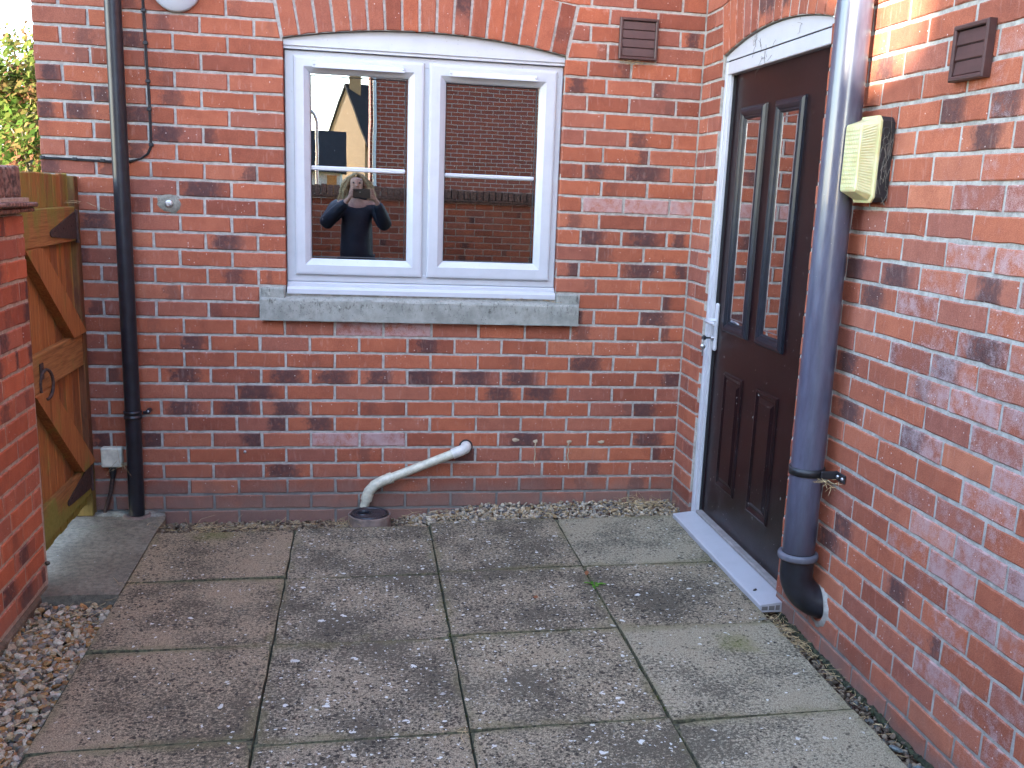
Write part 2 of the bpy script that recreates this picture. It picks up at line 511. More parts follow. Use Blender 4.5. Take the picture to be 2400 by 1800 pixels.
def m_concrete(name, c1=(0.16, 0.135, 0.10), c2=(0.26, 0.225, 0.17)):
    g = G(name)
    c = g.mix(g.sst(g.noise(5, 3, 0.7), 0.3, 0.7), c1, c2)
    c = g.mix(g.sst(g.noise(42, 3, 0.75), 0.35, 0.7, 0, 0.7), c, tuple(x * 0.55 for x in c1))
    c = g.mix(g.sst(g.noise(330, 3, 0.8), 0.35, 0.75), g.mix(1.0, c, (0.7, 0.7, 0.7), 'MULTIPLY'), g.mix(1.0, c, (1.25, 1.24, 1.2), 'MULTIPLY'))
    c = g.mix(g.math('MULTIPLY', g.spots(110, 0.22, 0.06, warp=0.8), 0.6), c, (0.5, 0.49, 0.46))
    c = g.mix(g.sst(g.noise(6, 4, 0.7, vec=g.scale(g.pos, 1.0, (4, 2, 1))), 0.58, 0.8, 0, 0.6), c, (0.10, 0.11, 0.06))
    return g.bsdf(color=c, rough=0.95, spec=0.2, normal=g.bump(g.noise(260, 4, 0.8), 0.002, 0.8))


def m_attr(name, rough=0.8, spec=0.3, bump=0.001, bscale=180, mul=1.0):
    g = G(name)
    a = g.n('ShaderNodeAttribute', attribute_name='bk').outputs['Color']
    n = g.noise(bscale, 4, 0.75)
    c = g.mix(g.sst(n, 0.3, 0.75), g.mix(1.0, a, (0.62, 0.58, 0.55), 'MULTIPLY'), g.mix(1.0, a, (1.18 * mul, 1.18 * mul, 1.16 * mul), 'MULTIPLY'))
    return g.bsdf(color=c, rough=rough, spec=spec, normal=g.bump(n, bump, 0.7))


def m_leaf(name, cols, trans=0.35):
    g = G(name)
    a = g.n('ShaderNodeAttribute', attribute_name='bk').outputs['Fac']
    n = len(cols)
    c = g.ramp(a, [(i / (n - 1), k) for i, k in enumerate(cols)])
    d = g.n('ShaderNodeBsdfDiffuse', {'Color': c})
    t = g.n('ShaderNodeBsdfTranslucent', {'Color': c})
    mx = g.n('ShaderNodeMixShader', {0: trans, 1: d.outputs[0], 2: t.outputs[0]})
    g.t.links.new(mx.outputs[0], g.out.inputs['Surface'])
    return g.m


def m_grass(name, c1, c2):
    g = G(name)
    c = g.mix(g.sst(g.noise(3, 5, 0.7), 0.3, 0.7), c1, c2)
    c = g.mix(g.sst(g.noise(60, 3, 0.8), 0.3, 0.7, 0, 0.5), c, tuple(x * 0.4 for x in c1))
    return g.bsdf(color=c, rough=0.95, spec=0.1, normal=g.bump(g.noise(50, 4), 0.03))


M_GLASS = m_glass()
M_SOIL = m_soilpipe()
M_DOOR = m_door()
M_BEAD = simple('blue_black_bead', (0.008, 0.010, 0.016), rough=0.36, var=0.15, spec=0.35)
M_STONE = m_stone()
M_CONC = m_concrete('concrete_pad')
M_CEMENT = m_concrete('cement_patch', (0.20, 0.19, 0.155), (0.34, 0.325, 0.27))
M_PEB = m_attr('gravel_stone', rough=0.7, spec=0.35, bump=0.0012, bscale=120)
M_CREAM = simple('cream_plastic', (0.50, 0.47, 0.36), rough=0.4, var=0.12, vscale=40)
M_CREAMB = simple('ivory_box', (0.62, 0.59, 0.47), rough=0.45, var=0.12, vscale=30)
M_CLAY = simple('clay_rim', (0.17, 0.12, 0.095), rough=0.7, var=0.2)
M_SOILG = simple('bare_soil', (0.045, 0.038, 0.024), rough=0.95, var=0.35, vscale=30, bump=0.006, bscale=60)
M_MOSS = simple('moss', (0.030, 0.034, 0.014), rough=0.95, var=0.35, vscale=80, bump=0.004, bscale=150)
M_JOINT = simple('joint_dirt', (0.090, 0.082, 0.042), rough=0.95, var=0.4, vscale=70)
SLABS = [m_slab('slab_brown', (0.29, 0.218, 0.142), (0.40, 0.312, 0.208), 0.85, 0.20, 0.62, stain=(-0.40, -0.37, 0.14)),
         m_slab('slab_grey', (0.295, 0.240, 0.165), (0.415, 0.350, 0.250), 1.0, 0.55, 0.85),
         m_slab('slab_lichen', (0.30, 0.248, 0.168), (0.42, 0.360, 0.255), 0.95, 0.75, 0.85),
         m_slab('slab_pale', (0.28, 0.240, 0.165), (0.385, 0.338, 0.240), 0.75, 0.10, 0.22, smooth=0.4, stain=(1.53, -1.68, 0.11))]

# ------------------------------------------------------------------ the ground
g_ = MB()
g_.box(-60, 60, -70, 90, -0.60, -0.145)
ground = g_.build('ground', m_grass('lawn_grass', (0.07, 0.11, 0.02), (0.13, 0.16, 0.03)))
tag(ground, 'rough ground around the houses', kind='structure')
sb = MB()
sb.box(-1.15, 1.80, -7.2, -0.02, -0.144, -0.085)
soil = sb.build('soil', M_SOILG)
tag(soil, 'dark soil under the paving and gravel', kind='structure')


# ------------------------------------------------------------------ bricks
class Brick:
    __slots__ = ('c', 'kind', 'att', 'fr', 'vis')


def brick_geo(c, fr, D, rg, jit=0.0009, bev=0.0035):
    """c = four corners ((u,v) bl, br, tr, tl) on the wall face; fr = (O,U,V,N). -> verts, faces, uvs"""
    O, U, V, N = fr
    bl, br, tr, tl = [Vector(p) for p in c]
    ring = []
    for a, b, n in ((bl, br, 4), (br, tr, 1), (tr, tl, 4), (tl, bl, 1)):
        for k in range(n):
            p = a.lerp(b, k / n)
            ring.append(p)
    n = len(ring)
    cen = (bl + br + tr + tl) / 4
    out, inn = [], []
    w0 = rg.uniform(-0.0012, 0.0012)
    for p in ring:
        d = (cen - p)
        dd = Vector((math.copysign(min(abs(d.x), bev), d.x) if abs(d.x) > 0.02 else 0, math.copysign(min(abs(d.y), bev), d.y)))
        j = Vector((rg.gauss(0, jit), rg.gauss(0, jit)))
        out.append((p + j, -0.0025 - abs(rg.gauss(0, 0.001)) + w0))
        inn.append((p + j + dd * rg.uniform(0.6, 1.4), w0 + rg.gauss(0, 0.0004)))
    back = [(p, -D) for p in ring]
    allp = inn + out + back
    ul = max(abs((br - bl).x), abs((br - bl).y), 1e-4)
    vl = max((tl - bl).length, 1e-4)
    e1 = (br - bl).normalized()
    e2 = (tl - bl).normalized()
    if (br - bl).length < (tl - bl).length:     # soldier brick: run the patch along its length
        e1, e2 = e2, e1
        ul, vl = (tl - bl).length, (br - bl).length
    uvs = [((p - bl).dot(e1) / ul, (p - bl).dot(e2) / vl, 0.0) for p, w in allp]
    vs = [O + U * p.x + V * p.y + N * w for p, w in allp]
    f = [list(range(n))]
    f += [(n + i, n + (i + 1) % n, (i + 1) % n, i) for i in range(n)]
    f += [(2 * n + i, 2 * n + (i + 1) % n, n + (i + 1) % n, n + i) for i in range(n)]
    return vs, f, uvs


def mesh_from(name, parts, mat, origin=None):
    vs, fs, us, at = [], [], [], []
    for v, f, u, a in parts:
        b = len(vs)
        vs += v
        fs += [[b + i for i in q] for q in f]
        us += u
        at += [a] * len(v)
    o0 = Vector(origin) if origin is not None else Vector((0, 0, 0))
    me = bpy.data.meshes.new(name)
    me.from_pydata([tuple(Vector(p) - o0) for p in vs], [], fs)
    ca = me.attributes.new('bk', 'FLOAT_COLOR', 'POINT')
    ca.data.foreach_set('color', [c for a in at for c in a])
    if us:
        uv = me.attributes.new('buv', 'FLOAT_VECTOR', 'POINT')
        uv.data.foreach_set('vector', [c for u in us for c in u])
    me.materials.append(mat)
    me.update()
    return me


def proj(p):
    d = Vector(p) - CAM
    z = d.dot(_f)
    if z < 0.1: return (-9999, -9999)
    return (1200 + 55.9 + 2334.8 * d.dot(_r) / z, 900 + 86.9 - 2334.8 * d.dot(_u) / z)


def in_frame(p, m=60):
    x, y = proj(p)
    return -m < x < 2400 + m and -m < y < 1800 + m


def lay(items, fr, D, mat, parent, base_loc, rest_name='brick_remainder'):
    """items: (corners, att). bricks in the frame become objects, the rest one stuff mesh"""
    O, U, V, N = fr
    rest = []
    base_loc = Vector((0, 0, 0))
    q = parent
    while q is not None:
        base_loc += q.location
        q = q.parent
    for c, att in items:
        rg = random.Random(hash((round(c[0][0], 3), round(c[0][1], 3), round(O.x, 2), round(O.y, 2))))
        geo = brick_geo(c, fr, D, rg)
        m = (Vector(c[0]) + Vector(c[2])) / 2
        p = O + U * m.x + V * m.y
        if in_frame(p):
            me = mesh_from('brick', [(*geo, att)], mat, origin=p)
            o = bpy.data.objects.new('brick', me)
            link(o, parent)
            o.location = p - base_loc
        else:
            rest.append((*geo, att))
    if rest:
        o = bpy.data.objects.new(rest_name, mesh_from(rest_name, rest, mat, origin=base_loc))
        link(o, parent)
        tag(o, kind='stuff')


CH = 0.0763          # course height
JT = 0.0112
Z0 = 0.86            # middle of course 0, the one below the sill


def cz(k): return Z0 + CH * k


def attr(rg, dark=None, cen=None, eff=0.0):
    d = 0.0
    if dark is not None:
        d = dark
    elif rg.random() < 0.24:
        d = rg.uniform(0.15, 0.55)
    c = cen if cen is not None else rg.choice((rg.uniform(0, .25), rg.uniform(.3, .7), rg.uniform(.75, 1)))
    return (rg.random(), d, c, eff)


def near_list(lst, x0, x1, z0, z1):
    for a, b in lst:
        if x0 - 0.004 <= a <= x1 + 0.004 and z0 - 0.02 <= b <= z1 + 0.02 and abs(b - (z0 + z1) / 2) < 0.042:
            return (a - x0) / (x1 - x0)
    return None


# ------------------------------------------------------------------ brick_house: the wall with the window
XL, XC = -1.122, 1.807       # outer corner left, inner corner right
WX0, WX1 = -0.106, 1.154     # window opening
WZ0, WSP = 1.022, 2.130      # foot of the opening, springing of the arch
WXC = (WX0 + WX1) / 2
WR = (0.63 ** 2 + 0.061 ** 2) / (2 * 0.061)
WZC = 2.191 - WR             # centre of the arch circle


def arc_z(x, xc, zc, r_): return zc + math.sqrt(max(0.0, r_ * r_ - (x - xc) ** 2))


house = empty('brick_house', (0, 0, 0))
tag(house, 'red brick house wall with a white two-light window under a segmental brick arch', 'house')
FB = (Vector((0, 0, 0)), Vector((1, 0, 0)), Vector((0, 0, 1)), Vector((0, -1, 0)))
wb = MB()
RC = 0.0042                    # mortar recess
TOPZ = 2.62


def wall_piece(mb, x0, x1, z0, z1): mb.box(x0, x1, RC, 0.11, z0, z1)


wall_piece(wb, XL + 0.004, WX0, -0.30, TOPZ)
wall_piece(wb, WX1, XC + 0.05, -0.30, TOPZ)
wall_piece(wb, WX0, WX1, -0.30, WZ0)
xs = [WX0 + (WX1 - WX0) * i / 24 for i in range(25)]
poly = [(x, arc_z(x, WXC, WZC, WR)) for x in xs] + [(WX1, TOPZ), (WX0, TOPZ)]
wb.prism(poly, 'y', RC, 0.11)
wall = wb.build('wall', M_MORTAR, house)
ub = MB()
ub.box(XL, XC + 0.3, 0.0, 0.25, TOPZ + 0.002, 5.6)
ub.box(XL, XL + 0.25, 0.112, 6.0, -0.3, 5.6)
ub.build('upper_wall', M_BWORK, house)
rb = MB()
rb.prism([(-0.35, 5.60), (6.3, 5.60), (3.0, 7.9)], 'x', XL - 0.12, 6.0)
rb.build('roof', simple('roof_tile', (0.10, 0.045, 0.035), rough=0.85, var=0.3), house)
# dark kitchen behind the panes
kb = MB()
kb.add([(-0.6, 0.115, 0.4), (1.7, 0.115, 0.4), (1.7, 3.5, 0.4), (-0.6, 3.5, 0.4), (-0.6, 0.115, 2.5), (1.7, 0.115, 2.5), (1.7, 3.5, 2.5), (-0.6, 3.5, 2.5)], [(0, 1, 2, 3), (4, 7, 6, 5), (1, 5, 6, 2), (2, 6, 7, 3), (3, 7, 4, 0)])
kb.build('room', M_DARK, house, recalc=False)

DB = [(-1.09, 1.77), (-0.98, 1.77), (-0.73, 1.79), (-0.75, 2.08), (-0.86, 1.85), (-0.6, 1.69), (-0.46, 1.46), (-0.36, 1.24), (-0.91, 1.31), (0.11, 0.64), (0.32, 0.63), (0.51, 0.63), (0.77, 0.63), (1.0, 0.63), (-0.11, 0.64), (-0.56, 0.64), (-0.25, 0.56), (0.9, 0.55), (1.1, 0.55), (-0.58, 0.49), (-0.34, 0.48), (-0.11, 0.48), (0.04, 0.41), (1.03, 0.33), (-0.24, 0.34), (-0.13, 0.18), (0.73, 0.24), (1.27, 0.93), (1.31, 1.32), (1.57, 1.32), (1.75, 1.33), (1.57, 1.17), (1.77, 1.16), (1.69, 1.01), (1.64, 0.93), (1.56, 1.63), (1.75, 2.25), (1.32, 0.7), (1.62, 0.48), (1.66, 0.34), (1.24, 1.18), (-1.06, 1.92), (-0.92, 0.34), (-0.69, 0.34)]
PB = [(1.29, 1.48), (1.47, 1.48), (1.65, 1.47), (1.78, 1.48), (0.26, 0.86), (0.43, 0.86), (0.17, 0.34), (0.39, 0.34)]
items = []
for k in range(-14, 23):
    zl, zh = cz(k) - CH / 2 + JT / 2, cz(k) + CH / 2 - JT / 2
    odd = k % 2 != 0
    js = [0.225 * i + (0 if odd else 0.1125) for i in range(-6, 9)]
    js = [x for x in js if XL + 0.05 < x < XC - 0.03]
    if not odd and 3 <= k <= 16:
        js = [x if abs(x - 1.2375) > 0.01 else 1.262 for x in js]
    if not odd and k > 16:
        js = [x if abs(x - 1.2375) > 0.01 else 1.262 for x in js]
    rg = random.Random(1000 + k)
    js = [x + rg.gauss(0, 0.0015) for x in js]
    # spans of this course: left to right, minus openings
    if 3 <= k <= 16:
        spans = [(XL, WX0 + 0.001), (WX1 - 0.001, XC - 0.004)]
    elif k in (1, 2):
        spans = [(XL, -0.226), (1.272, XC - 0.004)]
    elif k >= 17:
        spans = None
    else:
        spans = [(XL, XC - 0.004)]
    if spans is None:
        RE = WR + 0.222
        if zl > WZC + RE:
            spans = [(XL, XC - 0.004)]
        else:
            def bx(z, side):
                ang0 = math.asin(0.63 / WR)
                zs = WZC + RE * math.cos(ang0)
                if z <= zs:
                    h = (z - WZC) * math.tan(ang0)
                else:
                    h = math.sqrt(max(0, RE * RE - (z - WZC) ** 2))
                return WXC + side * (h + 0.010)
            spans = [(XL, (bx(zl, -1), bx(zh, -1))), ((bx(zl, 1), bx(zh, 1)), XC - 0.004)]
    for a, b in spans:
        al, ah = a if isinstance(a, tuple) else (a, a)
        bl_, bh = b if isinstance(b, tuple) else (b, b)
        cuts = [x for x in js if max(al, ah) + 0.035 < x < min(bl_, bh) - 0.035]
        edges = [(al, ah)] + [(x, x) for x in cuts] + [(bl_, bh)]
        for i in range(len(edges) - 1):
            p, q = edges[i], edges[i + 1]
            g0 = JT / 2 if i > 0 else 0
            g1 = JT / 2 if i < len(edges) - 2 else (0 if b != XC - 0.004 or odd else 0)
            c = ((p[0] + g0, zl), (q[0] - g1, zl), (q[1] - g1, zh), (p[1] + g0, zh))
            d = near_list(DB, c[0][0], c[1][0], zl, zh)
            e = near_list(PB, c[0][0], c[1][0], zl, zh)
            eff = 0.85 if e is not None else (rg.uniform(0.0, 0.22) if rg.random() < 0.6 else 0.0)
            at = attr(rg, rg.uniform(0.65, 1.0) if d is not None else None, d, eff)
            items.append((c, at))
lay(items, FB, 0.10, M_BRICK, wall, Vector((0, 0, 0)))
# arch bricks of the window
items = []
NV = 17
rg = random.Random(5)
for i in range(NV):
    ang0 = math.asin(0.63 / WR)
    t = -ang0 + 2 * ang0 * (i + 0.5) / NV
    hw = WR * ang0 / NV - 0.0048
    rad, tan_ = Vector((math.sin(t), math.cos(t))), Vector((math.cos(t), -math.sin(t)))
    cc = Vector((WXC, WZC))
    r0, r1 = WR + 0.001, WR + 0.216
    hw1 = hw * 1.05
    c = [cc + rad * r0 - tan_ * hw, cc + rad * r0 + tan_ * hw, cc + rad * r1 + tan_ * hw1, cc + rad * r1 - tan_ * hw1]
    at = attr(rg, 0.9 if i == 10 else (0.3 if i == 16 else 0.0), 0.75 if i == 10 else 0.4, 0.0)
    items.append(([tuple(p) for p in c], at))
lay(items, FB, 0.10, M_BRICK, wall, Vector((0, 0, 0)))

# stone sill
sm = MB()
n = 28
x0, x1 = -0.217, 1.262
rg = random.Random(3)
rows = []
for i in range(n + 1):
    x = x0 + (x1 - x0) * i / n
    j = lambda s_=0.0015: rg.gauss(0, s_)
    rows.append([(x, 0.03, 0.897), (x, -0.034, 0.897 + j(0.0006)), (x, -0.035 + j(0.0006), 0.901), (x, -0.035 + j(0.0008), 0.990 + j()), (x, -0.030 + j(), 0.998 + j()), (x, 0.0, 1.008 + j()), (x, 0.055, 1.021)])
m_ = len(rows[0])
sm.add([p for r_ in rows for p in r_], [(i * m_ + k, (i + 1) * m_ + k, (i + 1) * m_ + k + 1, i * m_ + k + 1) for i in range(n) for k in range(m_ - 1)] + [list(range(m_)), [n * m_ + k for k in range(m_)][::-1]])
sm.box(x0 + 0.001, WX0 - 0.002, -0.022, 0.03, 0.985, 1.047, 0.006)
sm.box(WX1 + 0.002, x1 - 0.001, -0.022, 0.03, 0.985, 1.047, 0.006)
tag(sm.build('sill', M_STONE, house), 'weathered grey stone sill with lichen on its top')

# window
YW = 0.040


def PW(u, v, d): return (u, YW + d, v + 0.86)


win = MB()
win.ring_frame(WX0 + 0.004, WX1 - 0.003, 0.212, 1.226, [(0, 0.06), (0, 0.006), (0.004, 0.002), (0.042, 0.002), (0.046, 0.006), (0.046, 0.03)], PW)
window = win.build('window', M_UPVC, house)
mb = MB(); mb.box(0.508, 0.541, YW + 0.004, YW + 0.04, 0.86 + 0.25, 0.86 + 1.19, 0.002); mb.build('mullion', M_UPVC, window)
for x0, x1, gx0, gx1, bz, tz in ((-0.063, 0.513, 0.009, 0.432, (0.715, 0.735), (1.154, 1.176)), (0.536, 1.121, 0.613, 1.034, (0.711, 0.728), (1.152, 1.174))):
    w = gx0 - x0
    mb = MB()
    mb.ring_frame(x0, x1, 0.2465, 1.2035, [(0, 0.02), (0, -0.010), (0.003, -0.0135), (0.012, -0.015), (w - 0.028, -0.015), (w - 0.022, -0.011), (w - 0.008, -0.002), (w - 0.002, 0.004), (w, 0.016)], PW)
    mb.build('sash', M_UPVC, window)
    gb = MB()
    gb.ring_frame(gx0 - 0.001, gx1 + 0.001, 0.3255, 1.1255, [(0, 0.0155), (0.004, 0.0165), (0.004, 0.02)], PW)
    gb.build('gasket', M_GASKET, window)
    pb = MB()
    pb.box(gx0 - 0.01, gx1 + 0.01, YW + 0.0185, YW + 0.0225, 0.86 + 0.315, 0.86 + 1.135)
    pb.build('pane', M_GLASS, window)
    bb = MB()
    bb.box(gx0, gx1, YW + 0.006, YW + 0.0182, 0.86 + bz[0], 0.86 + bz[1], 0.004)
    bb.build('glazing_bar', M_UPVC, window)
    tv = MB()
    tv.prism([(YW - 0.0152, 0.86 + tz[1] + 0.004), (YW - 0.024, 0.86 + tz[1]), (YW - 0.036, 0.86 + tz[0] + 0.003), (YW - 0.036, 0.86 + tz[0] - 0.001), (YW - 0.032, 0.86 + tz[0] - 0.001), (YW - 0.024, 0.86 + tz[0] + 0.010), (YW - 0.0152, 0.86 + tz[0] + 0.010)], 'x', gx0 + 0.012, gx1 - 0.008)
    tv.build('trickle_vent', M_UPVC, window)
    for xx in (gx0 + 0.018, gx1 - 0.014):
        cb = MB(); cb.lathe([(0.0, 0.004), (0.005, 0.003), (0.006, 0.0)], (xx, YW - 0.0315, 0.86 + tz[0] + 0.012), (0, -1, 0), 12); cb.build('screw_cap', M_UPVC, window)
mb = MB()
mb.prism([(-0.006, 1.020), (-0.006, 1.041), (0.004, 1.049), (0.026, 1.051), (0.026, 1.066), (0.034, 1.0715), (0.09, 1.0715), (0.09, 1.020)], 'x', WX0 + 0.006, WX1 - 0.004)
mb.build('cill', M_UPVC, window)
mb = MB()
mb.prism([(0.026, 2.088), (0.026, 2.098), (0.020, 2.102), (0.020, 2.122), (0.09, 2.122), (0.09, 2.0865)], 'x', WX0 + 0.002, WX1 - 0.002)
mb.build('head_bar', M_UPVC, window)
mb = MB()
xs = [WX0 + 0.002 + (WX1 - WX0 - 0.004) * i / 24 for i in range(25)]
mb.prism([(x, arc_z(x, WXC, WZC, WR) - 0.003) for x in xs] + [(WX1 - 0.002, 2.1225), (WX0 + 0.002, 2.1225)], 'y', 0.028, 0.08)
mb.build('arch_panel', M_UPVC, window)

# ------------------------------------------------------------------ house_wing: the wall with the door
XW = XC
DY0, DY1 = -0.262, -1.338      # door opening along y
DZ0, DSP = -0.01, 2.137
DYC = (DY0 + DY1) / 2
DR = (0.538 ** 2 + 0.063 ** 2) / (2 * 0.063)
DZC = 2.200 - DR
wing = empty('house_wing', (XW, 0, 0))
tag(wing, 'projecting red brick wing with a dark brown panelled door under an arch', 'house')
WB = Vector((XW, 0, 0))
FW = (WB, Vector((0, -1, 0)), Vector((0, 0, 1)), Vector((-1, 0, 0)))
wb = MB()
YE = -4.4
wb.box(XW + RC, XW + 0.11, DY0, 0.06, -0.30, TOPZ)
wb.box(XW + RC, XW + 0.11, YE, DY1, -0.30, TOPZ)
wb.box(XW + RC, XW + 0.11, DY1, DY0, -0.30, -0.022)
ys = [DY0 + (DY1 - DY0) * i / 20 for i in range(21)]
wb.prism([(y, arc_z(y, DYC, DZC, DR)) for y in ys] + [(DY1, TOPZ), (DY0, TOPZ)], 'x', XW + RC, XW + 0.11)
wwall = wb.build('wall', M_MORTAR, wing)
ub = MB()
ub.box(XW, XW + 0.25, YE, -0.001, TOPZ + 0.002, 5.2)
ub.box(XW + 0.12, XW + 4.0, YE, YE + 0.2, -0.3, 5.2)
ub.build('upper_wall', M_BWORK, wing)
rb = MB()
rb.prism([(XW - 0.22, 5.22), (XW + 4.6, 5.22), (XW + 2.2, 6.9)], 'y', YE - 0.2, -0.36)
rb.build('roof', bpy.data.materials['roof_tile'], wing)
DRK = [(-2.12, 1.78), (-2.36, 1.78), (-2.3, 1.7), (-2.4, 1.32), (-1.67, 1.32), (-1.94, 1.32), (-1.82, 1.25), (-2.42, 1.17), (-2.25, 1.09), (-1.7, 1.01), (-1.75, 0.86), (-2.13, 0.87), (-1.79, 0.48), (-1.71, 0.41), (-2.16, 0.41), (-1.73, 1.92)]
DRKU = [(-y, z) for y, z in DRK]
items = []
for k in range(-14, 23):
    zl, zh = cz(k) - CH / 2 + JT / 2, cz(k) + CH / 2 - JT / 2
    odd = k % 2 != 0
    rg = random.Random(2000 + k)
    js = [1.844 + 0.225 * i + (0.1125 if odd else 0) for i in range(-3, 21)]
    js = [u + rg.gauss(0, 0.002) for u in js]
    s1 = [(0.006, -DY0)] if zh < DSP + 0.01 else None
    RE = DR + 0.222
    ang0 = math.asin(0.538 / DR)
    if s1 is None:
        if zl > DZC + RE:
            spans = [(0.006, -YE)]
        else:
            def by(z, side):
                zs = DZC + RE * math.cos(ang0)
                h = (z - DZC) * math.tan(ang0) if z <= zs else math.sqrt(max(0, RE * RE - (z - DZC) ** 2))
                return -DYC + side * (h + 0.01)
            spans = [(0.006, (by(zl, -1), by(zh, -1))), ((by(zl, 1), by(zh, 1)), -YE)]
    elif zh < 0.03:
        spans = [(0.006, -YE)]
    else:
        spans = [(0.006, -DY0), (-DY1, -YE)]
    for si, (a, b) in enumerate(spans):
        al, ah = a if isinstance(a, tuple) else (a, a)
        bl_, bh = b if isinstance(b, tuple) else (b, b)
        cuts = [x for x in js if max(al, ah) + 0.05 < x < min(bl_, bh) - 0.05]
        if si == 0 and len(spans) == 2:
            cuts = [0.118] if odd else []
        edges = [(al, ah)] + [(x, x) for x in cuts] + [(bl_, bh)]
        for i in range(len(edges) - 1):
            p, q = edges[i], edges[i + 1]
            g0 = JT / 2 if i > 0 else 0
            g1 = JT / 2 if i < len(edges) - 2 else 0
            c = ((p[0] + g0, zl), (q[0] - g1, zl), (q[1] - g1, zh), (p[1] + g0, zh))
            um = (c[0][0] + c[1][0]) / 2
            d = near_list(DRKU, c[0][0], c[1][0], zl, zh)
            far = max(0.0, min(1.0, (um - 1.55) / 0.9))
            mid = max(0.0, 1 - abs(zl - 0.95) / 1.3)
            eff = far * rg.uniform(0.25, 1.0) * (0.55 + 0.45 * mid) + rg.uniform(0, 0.15)
            if um < 1.4: eff = rg.uniform(0, 0.25)
            items.append((c, attr(rg, rg.uniform(0.6, 0.95) if d is not None else (0.0 if rg.random() < 0.6 else None), d, min(eff, 0.78))))
lay(items, FW, 0.10, M_BRICKW, wwall, WB)
items = []
NV = 14
rg = random.Random(9)
for i in range(NV):
    t = -ang0 + 2 * ang0 * (i + 0.5) / NV
    hw = DR * ang0 / NV - 0.005
    rad, tan_ = Vector((math.sin(t), math.cos(t))), Vector((math.cos(t), -math.sin(t)))
    cc = Vector((-DYC, DZC))
    r0, r1 = DR + 0.001, DR + 0.216
    c = [cc + rad * r0 - tan_ * hw, cc + rad * r0 + tan_ * hw, cc + rad * r1 + tan_ * hw * 1.05, cc + rad * r1 - tan_ * hw * 1.05]
    items.append(([tuple(p) for p in c], attr(rg, 0.8 if i in (5, 6, 8) else 0.0, 0.5, 0.2)))
lay(items, FW, 0.10, M_BRICKW, wwall, WB)

# door: (u,v) = (-y, z)


def PD(x):
    return lambda u, v, d: (x + d, -u, v)


db = MB()
XS = 1.856                      # face of the door leaf
db.box(XS, XS + 0.05, -1.309, -0.312, 0.043, 2.056)
door = db.build('door', M_DOOR, wing)
fb = MB()
fx = 1.823
fb.box(fx, 1.90, DY0 - 0.002, DY0 - 0.028, 0.03, 2.110, 0.002)
fb.box(fx + 0.006, 1.90, DY0 - 0.028, DY0 - 0.060, 0.03, 2.082, 0.002)
fb.box(fx + 0.003, 1.90, DY1 + 0.002, DY1 + 0.031, 0.03, 2.110, 0.002)
fb.box(fx + 0.001, 1.90, DY1 + 0.0315, DY0 - 0.0282, 2.055, 2.1095, 0.003)
fb.build('frame', M_UPVC, door)
mb = MB()
ys = [DY0 - 0.003 + (DY1 - DY0 + 0.006) * i / 20 for i in range(21)]
mb.prism([(y, arc_z(y, DYC, DZC, DR) - 0.004) for y in ys] + [(DY1 + 0.003, 2.1145), (DY0 - 0.003, 2.1145)], 'x', fx + 0.001, 1.90)
mb.build('arch_panel', M_UPVC, door)
gk = MB()
gk.box(fx + 0.02, 1.86, -0.3225, -0.3262, 0.045, 2.053)
gk.box(fx + 0.004, 1.86, DY1 + 0.06, DY0 - 0.03, 2.1096, 2.1143)
gk.build('gasket', M_GASKET, door)
for u0, u1 in ((0.436, 0.713), (0.816, 1.087)):
    mb = MB()
    mb.ring_frame(u0, u1, 0.938, 1.910, [(0, 0.0), (0.003, -0.010), (0.012, -0.018), (0.024, -0.020), (0.034, -0.016), (0.040, -0.010), (0.046, -0.010), (0.052, -0.003), (0.053, 0.004)], PD(XS))
    mb.build('glazing_bead', M_BEAD, door)
    pb = MB(); pb.box(XS - 0.003, XS - 0.0005, -u1 + 0.05, -u0 - 0.05, 0.985, 1.864); pb.build('pane', M_GLASS, door)
    lb = MB()
    lb.ring_frame(u0 + 0.066, u1 - 0.066, 1.004, 1.845, [(0, -0.0031), (0, -0.0045), (0.004, -0.0045), (0.004, -0.0031)], PD(XS))
    lb.build('spacer_bar', M_STEEL, door)
for u0, u1 in ((0.485, 0.706), (0.865, 1.087)):
    mb = MB()
    mb.ring_frame(u0, u1, 0.232, 0.764, [(0, 0.0), (0.004, -0.006), (0.012, -0.008), (0.020, -0.004), (0.026, -0.001), (0.034, -0.001), (0.052, -0.009)], PD(XS))
    mb.box(XS - 0.0089, XS + 0.001, -u1 + 0.052, -u0 - 0.052, 0.284, 0.712)
    mb.build('raised_panel', M_DOOR, door)
hb = MB()
hb.box(XS - 0.016, XS, -0.355, -0.325, 0.836, 1.056, 0.008, 2)
handle = hb.build('handle_plate', M_UPVC, door)
lv = MB()
lv.tube([(XS - 0.014, -0.340, 0.975), (XS - 0.05, -0.340, 0.975), (XS - 0.058, -0.345, 0.975), (XS - 0.058, -0.40, 0.973), (XS - 0.056, -0.455, 0.972)], [0.011, 0.010, 0.010, 0.0095, 0.008], 12)
lv.build('lever', M_UPVC, door)
ck = MB(); ck.lathe([(0, 0.014), (0.008, 0.014), (0.009, 0.0)], (XS - 0.016, -0.340, 0.896), (-1, 0, 0), 16); ck.build('lock_cylinder', M_STEEL, door)
cb = MB()
cb.prism([(1.722, 0.004), (1.722, 0.030), (1.727, 0.0335), (1.800, 0.042), (1.858, 0.044), (1.858, 0.004)], 'y', -1.402, -0.300)
th = cb.build('threshold', M_UPVCD, door)
mb = MB(); mb.box(1.826, 1.858, -1.30, -0.327, 0.044, 0.060, 0.003); mb.build('threshold_strip', simple('grey_alloy', (0.24, 0.22, 0.21), rough=0.5), door)
mb = MB()
